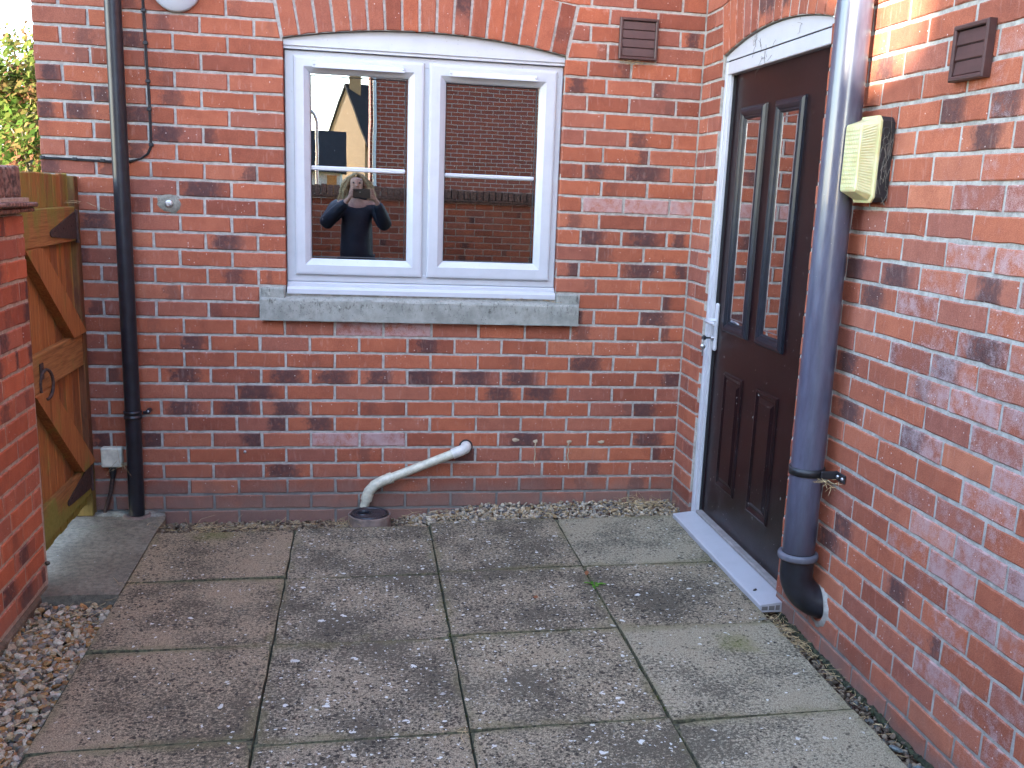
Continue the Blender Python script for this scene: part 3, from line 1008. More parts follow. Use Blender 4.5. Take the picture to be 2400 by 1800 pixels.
for a, b, c in ((1.729, 1.752, 0.027), (1.757, 1.779, 0.029), (1.784, 1.800, 0.031)):
    mb.box(a, b, -1.4032, -1.4021, 0.012, c)
mb.build('open_end_shade', simple('shaded_chamber', (0.16, 0.15, 0.14), 0.8), door)  # flat plates on the solid end, coloured as shade inside hollow chambers

# ------------------------------------------------------------------ paving


def slab_z(x): return 0.009 - 0.0139 * (1.15 - x)


patio = empty('patio', (0, 0, -0.06))
tag(patio, 'square concrete paving slabs of the back yard', kind='structure')
XL_ = [-0.655, -0.056, 0.546, 1.145, 1.722]
YL_ = {0: [-0.331, -0.903, -1.508, -2.108, -2.72, -3.33, -3.94, -4.55, -5.16, -5.77, -6.38],
       1: [-0.322, -0.925, -1.516, -2.142, -2.75, -3.36, -3.97, -4.58, -5.19, -5.80, -6.41],
       2: [-0.272, -0.894, -1.503, -2.130, -2.74, -3.35, -3.96, -4.57, -5.18, -5.79, -6.40],
       3: [-0.276, -0.902, -1.520, -2.152, -2.77, -3.38, -3.99, -4.60, -5.21, -5.82, -6.43]}
rg = random.Random(21)
kinds = {(0, 0): 0, (0, 1): 0, (0, 2): 0, (0, 3): 0, (1, 0): 1, (1, 1): 1, (1, 2): 1, (1, 3): 1, (2, 0): 1, (2, 1): 1, (2, 2): 2, (2, 3): 2, (3, 0): 3, (3, 1): 1, (3, 2): 3, (3, 3): 3}
for ci in range(4):
    for ri in range(10):
        x0, x1 = XL_[ci] + 0.0018 + rg.uniform(0, 0.0015), XL_[ci + 1] - 0.0018 - rg.uniform(0, 0.0015)
        y1, y0 = YL_[ci][ri] - 0.0022 - rg.uniform(0, 0.002), YL_[ci][ri + 1] + 0.0022 + rg.uniform(0, 0.002)
        bm = bmesh.new()
        n = 8
        tw = [rg.gauss(0, 0.0028) for _ in range(4)]
        top, mid, bot = [], [], []
        loop = []
        for a in range(4):
            for k in range(n):
                t = k / n
                u, v = [(t, 0), (1, t), (1 - t, 1), (0, 1 - t)][a]
                loop.append((u, v))
        for u, v in loop:
            x, y = x0 + (x1 - x0) * u, y0 + (y1 - y0) * v
            dz = (tw[0] * (1 - u) + tw[1] * u) * (1 - v) + (tw[2] * (1 - u) + tw[3] * u) * v
            jx, jy = rg.gauss(0, 0.0011), rg.gauss(0, 0.0011)
            zt = slab_z(x) + dz
            ins = 0.0016
            if u in (0, 1) and v in (0, 1): ins += rg.choice((0, 0, 0, 0.004, 0.009, 0.013))
            cx, cy = (x0 + x1) / 2, (y0 + y1) / 2
            sx = math.copysign(ins, cx - x) if u in (0, 1) else 0
            sy = math.copysign(ins, cy - y) if v in (0, 1) else 0
            top.append((x + sx + jx, y + sy + jy, zt))
            mid.append((x + jx, y + jy, zt - 0.005 - abs(rg.gauss(0, 0.001))))
            bot.append((x, y, zt - 0.042))
        L = len(loop)
        mb = MB()
        mb.add(top + mid + bot, [list(range(L))] + [(L + i, L + (i + 1) % L, (i + 1) % L, i) for i in range(L)] + [(2 * L + i, 2 * L + (i + 1) % L, L + (i + 1) % L, L + i) for i in range(L)])
        mat = SLABS[kinds.get((ci, ri), [0, 1, 2, 3][ci])]
        so = mb.build('paving_slab', mat, patio, origin=((x0 + x1) / 2, (y0 + y1) / 2, slab_z((x0 + x1) / 2)))
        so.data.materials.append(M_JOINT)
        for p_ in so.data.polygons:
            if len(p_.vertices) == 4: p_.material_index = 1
# moss and dirt in the joints
jm = MB()
for ci in range(5):
    x = XL_[ci]
    jm.box(x - 0.0055, x + 0.0055, -4.3, -0.30, slab_z(x) - 0.035, slab_z(x) - 0.014)
for ci in range(4):
    for y in YL_[ci][1:7]:
        xa, xb = XL_[ci], XL_[ci + 1]
        b = len(jm.v)
        v = []
        for dz in (-0.035, -0.016):
            for x in (xa, xb):
                for dy in (-0.007, 0.007):
                    v.append((x, y + dy, slab_z(x) + dz))
        jm.add(v, [(4, 5, 7, 6), (0, 2, 3, 1), (0, 4, 6, 2), (1, 3, 7, 5), (0, 1, 5, 4), (2, 6, 7, 3)])
tag(jm.build('joint_moss', M_MOSS), 'dark moss and dirt filling the slab joints', 'moss', kind='stuff')
# tufts of moss along the open joint
tm = []
rg = random.Random(31)
for i in range(260):
    ln = rg.random()
    if ln < 0.5: x, y = XL_[3] + rg.gauss(0, 0.006), rg.uniform(-2.3, -0.5)
    elif ln < 0.7: x, y = XL_[2] + rg.gauss(0, 0.005), rg.uniform(-2.4, -0.4)
    elif ln < 0.85: x, y = rg.uniform(0.55, 1.7), rg.choice((-0.9, -1.51, -2.14)) + rg.gauss(0, 0.006)
    else: x, y = rg.uniform(-0.65, 0.5), rg.choice((-0.905, -1.51, -2.13)) + rg.gauss(0, 0.006)
    r_ = rg.uniform(0.002, 0.006)
    z = slab_z(x) - 0.004
    c = rg.choice(((0.045, 0.055, 0.014), (0.075, 0.075, 0.025), (0.05, 0.038, 0.024)))
    vs = [(x + r_ * math.cos(t * 1.05) * rg.uniform(.6, 1.2), y + r_ * math.sin(t * 1.05) * rg.uniform(.6, 1.2), z - 0.003) for t in range(6)] + [(x + rg.gauss(0, .002), y, z + r_ * 0.55)]
    tm.append((vs, [(i_, (i_ + 1) % 6, 6) for i_ in range(6)], [], (*c, 1)))
o = bpy.data.objects.new('moss_tufts', mesh_from('moss_tufts', tm, m_attr('moss_tuft', 0.95, 0.1, 0.003, 150)))
link(o); tag(o, 'small tufts of moss along the slab joints', 'moss', kind='stuff')

# concrete pad at the gate
pb = MB()
n = 16
front = [(-1.75 + 1.09 * i / n, -1.008 + 0.012 * i / n + rng.gauss(0, 0.003)) for i in range(n + 1)]
back = [(-0.662, -0.24), (-0.655, -0.12), (-0.675, -0.002), (-1.75, -0.002)]
pb.prism(front + back, 'z', -0.14, -0.022)
pad = pb.build('concrete_pad', M_CONC)
tag(pad, 'concrete pad at the foot of the gate', kind='structure')
cm = MB()
rg = random.Random(4)
for x, y, r_, h in [(-0.93, -0.03, 0.05, 0.03), (-0.86, -0.03, 0.06, 0.035), (-1.0, -0.025, 0.05, 0.025), (-0.72, -0.05, 0.05, 0.018), (-0.78, -0.03, 0.07, 0.03)]:
    h *= 0.55
    prof = [(r_ * 1.3, 0), (r_, h * 0.45), (r_ * 0.6, h * 0.8), (0.0, h)]
    vs, fs = [], []
    for pr, ph in prof:
        for k in range(14):
            t = 2 * math.pi * k / 14
            q = pr * rg.uniform(0.8, 1.15)
            vs.append((x + q * math.cos(t), min(y + q * math.sin(t) * 0.6, 0.0), -0.024 + ph * rg.uniform(0.8, 1.1)))
    fs = [(i * 14 + k, i * 14 + (k + 1) % 14, (i + 1) * 14 + (k + 1) % 14, (i + 1) * 14 + k) for i in range(3) for k in range(14)]
    cm.add(vs, fs, True)
tag(cm.build('cement_fillet', M_CEMENT), 'rough cement fillet where the pad meets the house wall', 'cement')

# ------------------------------------------------------------------ gravel


def stone(rg, c, r_, flat=0.6):
    n1, n2 = 6, 3
    a = rg.uniform(0, 6.28)
    ex, ey = rg.uniform(0.75, 1.45), rg.uniform(0.6, 1.0)
    rot = Matrix.Rotation(a, 3, 'Z') @ Matrix.Rotation(rg.gauss(0, 0.5), 3, 'X') @ Matrix.Rotation(rg.gauss(0, 0.5), 3, 'Y')
    vs = [Vector((0, 0, -flat))]
    for i, (h, q) in enumerate(((-0.55, 0.75), (0.05, 1.0), (0.6, 0.7))):
        for k in range(n1):
            t = 2 * math.pi * (k + 0.5 * i) / n1
            q2 = q * rg.uniform(0.72, 1.18)
            vs.append(Vector((q2 * ex * math.cos(t), q2 * ey * math.sin(t), h * flat * rg.uniform(0.8, 1.2))))
    vs.append(Vector((0, 0, flat * rg.uniform(0.7, 1.05))))
    vs = [Vector(c) + rot @ v * r_ for v in vs]
    f = [(0, 1 + (k + 1) % n1, 1 + k) for k in range(n1)]
    for i in range(2):
        b = 1 + i * n1
        for k in range(n1):
            f.append((b + k, b + (k + 1) % n1, b + n1 + k))
            f.append((b + (k + 1) % n1, b + n1 + (k + 1) % n1, b + n1 + k))
    b = 1 + 2 * n1
    f += [(b + k, b + (k + 1) % n1, len(vs) - 1) for k in range(n1)]
    return vs, f


PAL = [(0.42, 0.33, 0.20), (0.50, 0.42, 0.30), (0.58, 0.53, 0.43), (0.36, 0.20, 0.08), (0.42, 0.24, 0.09), (0.26, 0.20, 0.15), (0.22, 0.20, 0.18), (0.46, 0.38, 0.29), (0.30, 0.16, 0.075), (0.55, 0.50, 0.44), (0.13, 0.115, 0.10), (0.38, 0.30, 0.21)]
PAL2 = [(0.30, 0.26, 0.20), (0.37, 0.33, 0.26), (0.44, 0.40, 0.33), (0.20, 0.19, 0.18), (0.28, 0.24, 0.18), (0.13, 0.13, 0.14), (0.33, 0.24, 0.13), (0.42, 0.40, 0.36)]


def gravel(name, label, region, count, size, zf, pal, seed, layers=2):
    rg = random.Random(seed)
    parts = []
    for i in range(count):
        x, y = region(rg)
        r_ = rg.uniform(*size) * (1.25 if rg.random() < 0.12 else 1.0)
        lay_ = i % layers
        z = zf(x, y) - 0.012 * (layers - 1 - lay_) + rg.uniform(-0.004, 0.006)
        v, f = stone(rg, (x, y, z), r_, rg.uniform(0.35, 0.7))
        c = rg.choice(pal)
        k = rg.uniform(0.8, 1.15)
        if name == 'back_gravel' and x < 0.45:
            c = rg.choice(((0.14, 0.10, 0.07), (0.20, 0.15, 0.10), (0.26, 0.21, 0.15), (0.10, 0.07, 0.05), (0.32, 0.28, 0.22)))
        parts.append((v, f, [], (c[0] * k * 0.82, c[1] * k * 0.77, c[2] * k * 0.70, 1)))
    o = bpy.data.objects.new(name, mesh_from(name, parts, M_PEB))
    link(o)
    tag(o, label, 'gravel', kind='stuff')


def gz_back(x, y):
    t = max(0.0, min(1.0, (x - 0.35) / 0.5))
    zl = -0.080 + (-y / 0.30) * 0.038
    return zl * (1 - t) + (-0.004 + 0.012 * (1 + y / 0.3) * (1 if x > 1.2 else 0.3)) * t


def reg_back(rg):
    while True:
        x, y = rg.uniform(-0.66, 1.80), rg.uniform(-0.33, -0.012)
        if (x - 0.275) ** 2 + (y + 0.19) ** 2 < 0.105 ** 2: continue
        if y < -0.268 and x > 0.55: continue
        if x > 1.70 and y < -0.29: continue
        return x, y


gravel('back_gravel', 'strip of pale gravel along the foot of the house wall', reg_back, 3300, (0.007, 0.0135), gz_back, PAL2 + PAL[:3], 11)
gravel('left_gravel', 'brown and white gravel bed between slabs and garden wall', lambda rg: (rg.uniform(-0.965, -0.652), rg.uniform(-2.25, -1.012)), 4300, (0.0085, 0.0165), lambda x, y: -0.060 + 0.012 * (x < -0.9), PAL, 12, 3)
gravel('right_gravel', 'narrow gap of dark grit between the slabs and the wing wall', lambda rg: (rg.uniform(1.728, 1.80), -1.40 - 1.5 * rg.random() ** 0.8), 800, (0.004, 0.012), lambda x, y: -0.018 + (0.02 if y < -1.9 else 0.0) * rng.random(), [(0.16, 0.12, 0.09), (0.10, 0.08, 0.06), (0.22, 0.18, 0.14), (0.12, 0.13, 0.13), (0.28, 0.23, 0.17), (0.08, 0.06, 0.04)], 13)
mm = MB()
rg = random.Random(17)
for i in range(60):
    y = -1.42 - 1.4 * i / 60
    mm.tube([(1.797, y, -0.012 + rg.uniform(0, 0.012)), (1.797, y - 0.026, -0.012 + rg.uniform(0, 0.012))], rg.uniform(0.006, 0.014), 6)
tag(mm.build('wall_moss', M_MOSS), 'line of moss along the foot of the wing wall', 'moss', kind='stuff')


# dry grass and straw: thin bent blades
def straw(name, label, spots, seed):
    rg = random.Random(seed)
    mb = MB()
    for cx, cy, cz_, sx, sy, n, ln, lift in spots:
        for i in range(n):
            p = Vector((cx + rg.gauss(0, sx), cy + rg.gauss(0, sy), cz_ + abs(rg.gauss(0, 0.006))))
            a = rg.uniform(0, 6.28)
            l = rg.uniform(0.3, 1.0) * ln
            d = Vector((math.cos(a), math.sin(a), rg.uniform(-0.1, 0.35) * lift))
            b = Vector((rg.gauss(0, 0.25), rg.gauss(0, 0.25), rg.gauss(0, 0.2) * lift))
            q1 = p + d * l * 0.5
            q2 = p + (d + b) * l
            mb.tube([p, q1, q2], [0.0011, 0.001, 0.0006], 3, caps=False, smooth=False)
    tag(mb.build(name, M_STRAW), label, 'dry grass', kind='stuff')


straw('dry_grass', 'wisps of dry grass and straw on gravel, sill, brackets and hinges', [
    (-0.42, -0.25, -0.03, 0.10, 0.03, 60, 0.10, 0.8), (-0.05, -0.26, -0.03, 0.14, 0.03, 40, 0.08, 0.8), (0.14, -0.25, -0.02, 0.05, 0.03, 25, 0.07, 1),
    (0.75, -0.2, 0.0, 0.15, 0.05, 35, 0.09, 0.5), (1.2, -0.2, 0.01, 0.12, 0.06, 30, 0.09, 0.5), (1.62, -0.10, 0.02, 0.08, 0.05, 90, 0.10, 0.8),
    (1.765, -1.50, -0.005, 0.02, 0.09, 60, 0.07, 0.6), (1.765, -1.75, -0.005, 0.02, 0.14, 60, 0.08, 0.6), (1.765, -2.15, -0.0, 0.02, 0.2, 20, 0.06, 0.6),
    (-0.80, -1.15, -0.05, 0.08, 0.08, 30, 0.10, 0.4), (-0.80, -1.6, -0.05, 0.08, 0.25, 35, 0.09, 0.4),
    (1.76, -1.73, 0.615, 0.012, 0.03, 26, 0.05, -1.5), (0.92, -0.005, 1.012, 0.10, 0.01, 14, 0.06, 0.2), (1.13, -0.01, 1.008, 0.02, 0.01, 8, 0.07, 0.2),
    (-0.955, -0.10, 1.395, 0.01, 0.02, 7, 0.11, -0.6), (1.48, -0.018, 2.115, 0.03, 0.004, 16, 0.05, -0.8), (-0.845, -0.045, 0.22, 0.012, 0.01, 18, 0.09, -2.0),
    (0.55, -2.13, 0.004, 0.03, 0.03, 8, 0.06, 0.1), (-0.65, -0.92, -0.02, 0.02, 0.01, 12, 0.05, 1.2), (-0.12, -0.25, -0.02, 0.3, 0.02, 40, 0.07, 0.8)], 41)

# ------------------------------------------------------------------ two unseen houses added behind left, shaped to shade all but a sun patch


def st2xy(s_, t): return (-0.768 * -t + (-SX) * s_, -0.64 * t + (-SY) * s_)


def shade_house(name, label, t0, t1, sfront, depth, eave, slope, mat, link_to=None):
    """unseen gable house shaped to shade the yard, set square to the sun's direction"""
    ax = Vector((*st2xy(0, 1), 0))            # across
    dx = Vector((*st2xy(-1, 0), 0))           # away from the yard
    o = Vector((*st2xy(sfront, (t0 + t1) / 2), -0.15))
    root = empty(name, o)
    tag(root, label, 'house')
    hw = (t1 - t0) / 2
    ridge = eave + hw * slope
    def P(t, d, z): return o + ax * t + dx * d + Vector((0, 0, z + 0.15))
    mb = MB()
    pts = [(-hw, 0), (hw, 0), (hw, eave), (0, ridge), (-hw, eave)]
    v = [P(t, 0, z) for t, z in pts] + [P(t, depth, z) for t, z in pts]
    mb.add(v, [(0, 1, 2, 3, 4), (9, 8, 7, 6, 5)] + [(i, (i + 1) % 5, 5 + (i + 1) % 5, 5 + i) for i in (0, 1, 4)])
    mb.build('wall', mat, root)
    rb = MB()
    for sg in (-1, 1):
        a, b = P(sg * (hw + 0.0), -0.1, eave), P(0, -0.1, ridge)
        c, d = P(0, depth + 0.1, ridge), P(sg * (hw + 0.0), depth + 0.1, eave)
        up = Vector((0, 0, 0.12))
        rb.add([a, b, c, d, a + up, b + up, c + up, d + up], [(0, 1, 2, 3), (4, 7, 6, 5), (0, 4, 5, 1), (1, 5, 6, 2), (2, 6, 7, 3), (3, 7, 4, 0)])
    rb.build('roof', bpy.data.materials['roof_tile'], root)
    for tz, zz in ((-hw * 0.45, 1.0), (hw * 0.45, 1.0), (-hw * 0.45, 3.4), (hw * 0.45, 3.4)):
        wf = MB()
        wf.add([P(tz - 0.5, -0.03, zz), P(tz + 0.5, -0.03, zz), P(tz + 0.5, -0.03, zz + 1.1), P(tz - 0.5, -0.03, zz + 1.1), P(tz - 0.5, 0.05, zz), P(tz + 0.5, 0.05, zz), P(tz + 0.5, 0.05, zz + 1.1), P(tz - 0.5, 0.05, zz + 1.1)], [(0, 1, 2, 3), (4, 7, 6, 5), (0, 4, 5, 1), (1, 5, 6, 2), (2, 6, 7, 3), (3, 7, 4, 0)])
        wfo = wf.build('window', M_UPVC, root)
        wp = MB()
        wp.add([P(tz - 0.42, -0.035, zz + 0.08), P(tz + 0.42, -0.035, zz + 0.08), P(tz + 0.42, -0.035, zz + 1.02), P(tz - 0.42, -0.035, zz + 1.02)], [(0, 1, 2, 3)])
        wp.build('pane', M_DARK, wfo)
    if link_to is not None:
        lb = MB()
        hw2 = (link_to - t1)
        v = []
        for d in (0.2, depth - 0.2):
            for t in (hw - 0.02, hw + hw2 + 0.02):
                for z in (-0.15, eave):
                    v.append(P(t, d, z))
        lb.add(v, [(0, 1, 3, 2), (4, 6, 7, 5), (0, 4, 5, 1), (2, 3, 7, 6), (1, 5, 7, 3)])
        lb.build('shade_link', mat, root)  # unseen filler between the gables, sets the sun patch's lower edge
    return root


shade_house('unseen_shade_house', 'unseen tall brick house with wide gable, added to shade the yard', -5.0, 2.42, -12.3, 7.0, 5.91, 1.19, M_BWORK, 2.62)
shade_house('unseen_shade_house', 'unseen brick house with narrower steep gable, added to shade the yard', 2.62, 7.2, -12.3, 7.0, 5.91, 1.6, M_BWORK)

# brick house straight behind, seen in the panes
hb = empty('rear_house', (4.0, -15.0, -0.15))
tag(hb, 'brown brick house reflected in the right half of the window', 'house')
mb = MB(); mb.box(0.38, 9.0, -22.0, -15.0, -0.15, 5.4); mb.build('wall', m_brickwork('brickwork_brown', (0.95, 0.85, 0.8)), hb)
mb = MB(); mb.prism([(-22.3, 5.4), (-14.75, 5.4), (-18.5, 8.6)], 'x', 0.30, 9.1); mb.build('roof', bpy.data.materials['roof_tile'], hb)
mb = MB(); mb.tube([(0.46, -14.95, 5.3), (0.46, -14.95, 0.0)], 0.035, 10); mb.build('downpipe', M_UPVC, hb)

# yellow gabled house and low dark roofed garage far behind (only in the left pane)
yh = empty('yellow_house', (-0.2, -42.0, -0.15))
tag(yh, 'distant ochre gabled house with slate roof reflected in the left pane', 'house')
M_OCHRE = simple('ochre_render', (0.30, 0.18, 0.08), rough=0.9, var=0.1)
M_SLATE = simple('slate', (0.030, 0.027, 0.027), rough=0.9, spec=0.1, var=0.2)
mb = MB()
ca, sa = math.cos(R(62)), math.sin(R(62))


def YP(a, b, z): return (5.89 + a * ca - b * sa, -42.0 + a * sa + b * ca, z)


gp = [(0, -0.15), (3.2, -0.15), (3.2, 3.3), (1.6, 5.3), (0, 3.3)]
mb.add([YP(a, 0, z) for a, z in gp] + [YP(a, 8, z) for a, z in gp], [(0, 1, 2, 3, 4), (9, 8, 7, 6, 5), (0, 5, 6, 1), (1, 6, 7, 2), (4, 9, 5, 0)])
mb.build('wall', M_OCHRE, yh)
mb = MB()
for e0 in ((-0.25, 3.0), (3.45, 3.0)):
    mb.add([YP(e0[0], -0.2, e0[1]), YP(1.6, -0.2, 5.32), YP(1.6, 8.05, 5.32), YP(e0[0], 8.05, e0[1]), YP(e0[0], -0.2, e0[1] + 0.12), YP(1.6, -0.2, 5.46), YP(1.6, 8.05, 5.46), YP(e0[0], 8.05, e0[1] + 0.12)], [(0, 1, 2, 3), (4, 7, 6, 5), (0, 4, 5, 1), (1, 5, 6, 2), (2, 6, 7, 3), (3, 7, 4, 0)])
mb.build('roof', M_SLATE, yh)
mb = MB(); c = YP(1.6, 7.6, 0); mb.box(c[0] - 0.22, c[0] + 0.22, c[1] - 0.3, c[1] + 0.3, 4.8, 6.9); mb.build('chimney', M_OCHRE, yh)
gh = empty('garage', (-2.2, -31.0, -0.15))
tag(gh, 'low pale garage with a dark roof reflected at the left of the window', 'garage')
mb = MB(); mb.box(-5.0, -0.50, -35.0, -31.0, -0.15, 2.0); mb.build('wall', simple('cream_render', (0.55, 0.52, 0.45), 0.9), gh)
mb = MB(); mb.prism([(-35.2, 1.95), (-30.8, 1.95), (-33.0, 3.4)], 'x', -5.1, -0.35); mb.build('roof', M_SLATE, gh)
mb = MB(); mb.box(-0.95, -0.62, -31.0, -30.97, 0.9, 1.85); mb.build('door', simple('orange_door', (0.45, 0.20, 0.05), 0.6), gh)
lp = empty('street_lamp', (-1.08, -26.0, -0.15))
tag(lp, 'grey street lamp post with curved neck reflected in the left pane', 'street lamp')
mb = MB(); mb.tube([(-1.08, -26, -0.15), (-1.08, -26, 3.2)] + [(-1.08 - 0.22 + 0.22 * math.cos(t * 0.39), -26, 3.2 + 0.42 * math.sin(t * 0.39)) for t in range(1, 7)], 0.05, 10); mb.build('pole', M_STEEL, lp)
mb = MB(); mb.box(-1.75, -1.45, -26.07, -25.93, 3.45, 3.53, 0.02); mb.build('lantern', M_GREYRING, lp)

# ------------------------------------------------------------------ garden wall on the left, and the rear garden wall
GX = -0.941
GTOP = 1.366
gw = empty('garden_wall', (GX, -0.87, -0.1))
tag(gw, 'red brick garden wall with tile and brick coping at the left edge', 'wall')
GE = -0.868                         # end at the gate
FG = (Vector((GX, 0, 0)), Vector((0, 1, 0)), Vector((0, 0, 1)), Vector((1, 0, 0)))
mb = MB()
mb.box(GX - 0.215, GX - RC, -7.3, GE - 0.003, -0.06, GTOP)
gwall = mb.build('wall', M_MORTARG, gw)
mb = MB()
mb.prism([(GX - 0.24, -0.14), (GX + 0.012, -0.14), (GX + 0.010, -0.028), (GX + 0.002, -0.018), (GX - 0.24, -0.018)], 'y', -7.3, GE - 0.035)
mb.build('footing', m_concrete('brown_footing', (0.14, 0.085, 0.055), (0.23, 0.16, 0.11)), gw)
items = []
J = {0: [-1.066], 1: [-.954], 2: [-1.072], 3: [-.959], 4: [-1.071], 5: [-.963], 6: [-1.023, -1.136], 7: [-.964, -1.198], 8: [-1.088], 9: [-.97, -1.202], 10: [-1.095], 11: [-.982, -1.213], 12: [-1.053, -1.165, -1.278], 13: [-.989, -1.218], 14: [-1.111, -1.334], 15: [-.995, -1.218], 16: [-1.113, -1.347], 17: [-1.0, -1.229]}
for k in range(18):
    zh = GTOP - CH * k - JT * 0.3
    zl = zh - CH + JT
    rg = random.Random(3000 + k)
    e = GE - 0.0022 * k
    js = sorted(J[k], reverse=True)
    while js[-1] > -7.0: js.append(js[-1] - 0.225)
    edges = [e] + js
    for i in range(len(edges) - 1):
        b = edges[i] - (JT / 2 if i else 0)
        a = edges[i + 1] + JT / 2
        if a < -3.2: break
        dk = {(2, 1): 0.9, (4, 0): 0.8, (6, 1): 0.7, (6, 0): 0.7, (5, 1): 0.6, (16, 1): 0.8, (15, 1): 0.5, (17, 1): 0.8, (3, 0): 0.6, (8, 1): 0.4}.get((k, i))
        items.append((((a, zl), (b, zl), (b, zh), (a, zh)), attr(rg, dk, None, rg.uniform(0, 0.12))))
lay(items, FG, 0.10, M_BRICKG, gwall, None)
# end face bricks
FGE = (Vector((GX, GE, 0)), Vector((-1, 0, 0)), Vector((0, 0, 1)), Vector((0, 1, 0)))
items = []
for k in range(18):
    zh = GTOP - CH * k - JT * 0.3
    items.append((((0.10, zh - CH + JT), (0.215, zh - CH + JT), (0.215, zh), (0.10, zh)), attr(rg)))
lay(items, FGE, 0.08, M_BRICKG, gwall, None)
# creasing tiles (two courses) and brick on edge coping, weathered
M_TILE = simple('creasing_tile', (0.21, 0.110, 0.078), rough=0.95, var=0.35, vscale=60, bump=0.006, bscale=110)
rg = random.Random(8)
for cz_, pr in ((1.372, 0.026), (1.394, 0.038)):
    y = GE + 0.045
    while y > -3.0:
        L = 0.165
        mb = MB()
        mb.box(GX - 0.25, GX + pr + rg.gauss(0, 0.003), y - L + 0.006, y, cz_ + rg.gauss(0, 0.0015), cz_ + 0.017 + rg.gauss(0, 0.0015), 0.004)
        mb.build('creasing_tile', M_TILE, gw, origin=(GX, y - L / 2, cz_))
        y -= L
mb = MB(); mb.box(GX - 0.24, GX + 0.018, -7.3, GE + 0.012, 1.410, 1.424); mb.box(GX - 0.23, GX + 0.012, -7.3, GE + 0.01, 1.388, 1.393); mb.build('bedding', M_MORTARG, gw)
y = GE + 0.004
while y > -2.2:
    w = 0.067
    bm_ = MB()
    zt = 1.424 + 0.108 + rg.gauss(0, 0.004)
    bm_.box(GX - 0.215, GX - 0.004 + rg.gauss(0, 0.003), y - w, y, 1.4235, zt, 0.010, 2)
    o = bm_.build('coping_brick', M_TILE, gw, origin=(GX - 0.1, y - w / 2, 1.47))
    y -= w + 0.009
mb = MB(); mb.box(GX - 0.205, GX - 0.012, -7.3, GE, 1.4236, 1.520); mb.build('coping_core', M_MORTARG, gw)
mb = MB()
mb.lathe([(0.0, 0.010), (0.006, 0.008), (0.009, 0.002), (0.008, -0.006), (0.0, -0.008)], (GX + 0.006, GE - 0.03, 0.07), (1, 0.2, 0.4), 12)
snail = mb.build('snail', simple('snail_shell', (0.05, 0.035, 0.02), 0.4, var=0.3, vscale=300), origin=(GX + 0.006, GE - 0.03, 0.07))
tag(snail, 'small dark snail on the end edge of the garden wall', 'snail')

rw = empty('rear_garden_wall', (1.0, -7.3, -0.1))
tag(rw, 'brick garden wall with coping behind the photographer, reflected in the panes', 'wall')
mb = MB(); mb.box(-1.15, 3.60, -7.515, -7.30 - RC, -0.14, GTOP); rwall = mb.build('wall', M_MORTARG, rw)
FR = (Vector((0, -7.3, 0)), Vector((-1, 0, 0)), Vector((0, 0, 1)), Vector((0, 1, 0)))
items = []
for k in range(18):
    zh = GTOP - CH * k - JT * 0.3
    zl = zh - CH + JT
    rg = random.Random(4000 + k)
    x = -3.59 + (0.1125 if k % 2 else 0)
    while x < 1.1:
        items.append((((x + JT / 2, zl), (x + 0.225 - JT / 2, zl), (x + 0.225 - JT / 2, zh), (x + JT / 2, zh)), attr(rg, None, None, rg.uniform(0, .2))))
        x += 0.225
lay(items, FR, 0.08, M_BRICKG, rwall, None, 'brickwork')
mb = MB()
for cz_, pr in ((1.372, 0.04), (1.394, 0.052)):
    mb.box(-1.15, 3.60, -7.55, -7.30 + pr, cz_, cz_ + 0.017)
mb.box(-1.15, 3.60, -7.53, -7.28, 1.3885, 1.3935)
mb.build('creasing', M_TILE, rw)
cp = []
rg = random.Random(77)
x = -1.15
cpm = MB()
while x < 3.56:
    cpm.box(x, x + 0.067, -7.515, -7.30, 1.412, 1.52 + rg.gauss(0, 0.005), 0.008)
    x += 0.076
tag(cpm.build('coping', M_TILE, rw), kind='stuff')

# ------------------------------------------------------------------ gate
gate = empty('garden_gate', (-1.0, -0.45, 0.0))
tag(gate, 'orange brown ledged and braced timber gate with green algae', 'gate')
WD = [m_wood('gate_board', (0.25, 0.085, 0.024), (0.42, 0.165, 0.048), 0.9), m_wood('gate_board_dark', (0.17, 0.060, 0.022), (0.30, 0.115, 0.042), 0.9)]
M_LEDGE = m_wood('gate_ledge', (0.22, 0.090, 0.028), (0.38, 0.180, 0.060), 0.95, 'y')
M_POST = m_wood('gate_post_wood', (0.10, 0.038, 0.018), (0.19, 0.075, 0.032), 0.5)
gx = -1.002
y = -0.868
i = 0
bw = 0.0985
while y < -0.075:
    mb = MB()
    y1 = min(y + bw - 0.0045, -0.068)
    mb.box(gx - 0.020, gx, y, y1, 0.036 + 0.006 * (i % 2), 1.512 + rng.gauss(0, 0.003), 0.004)
    mb.build('board', WD[i % 2 if i % 3 else 0], gate, origin=(gx, (y + y1) / 2, 0.7))
    y += bw
    i += 1
for z0, z1 in ((1.232, 1.378), (0.690, 0.836), (0.097, 0.238)):
    mb = MB(); mb.box(gx + 0.0005, gx + 0.026, -0.862, -0.082, z0, z1, 0.004); mb.build('ledge', M_LEDGE, gate)


def brace(y0, z0, y1, z1, w):
    mb = MB()
    d = w / 2
    mb.prism([(y0 - d, z0), (y0 + d, z0), (y1 + d, z1), (y1 - d, z1)], 'x', gx + 0.0007, gx + 0.040)
    mb.build('brace', WD[0], gate)


brace(-0.70, 1.2315, -0.155, 0.8365, 0.20)
brace(-0.70, 0.6895, -0.135, 0.2385, 0.20)
mb = MB()
for z0, z1, y0, z2 in ((1.2315, 0.8365, -0.80, 0), (0.6895, 0.2385, -0.80, 0)):
    pass


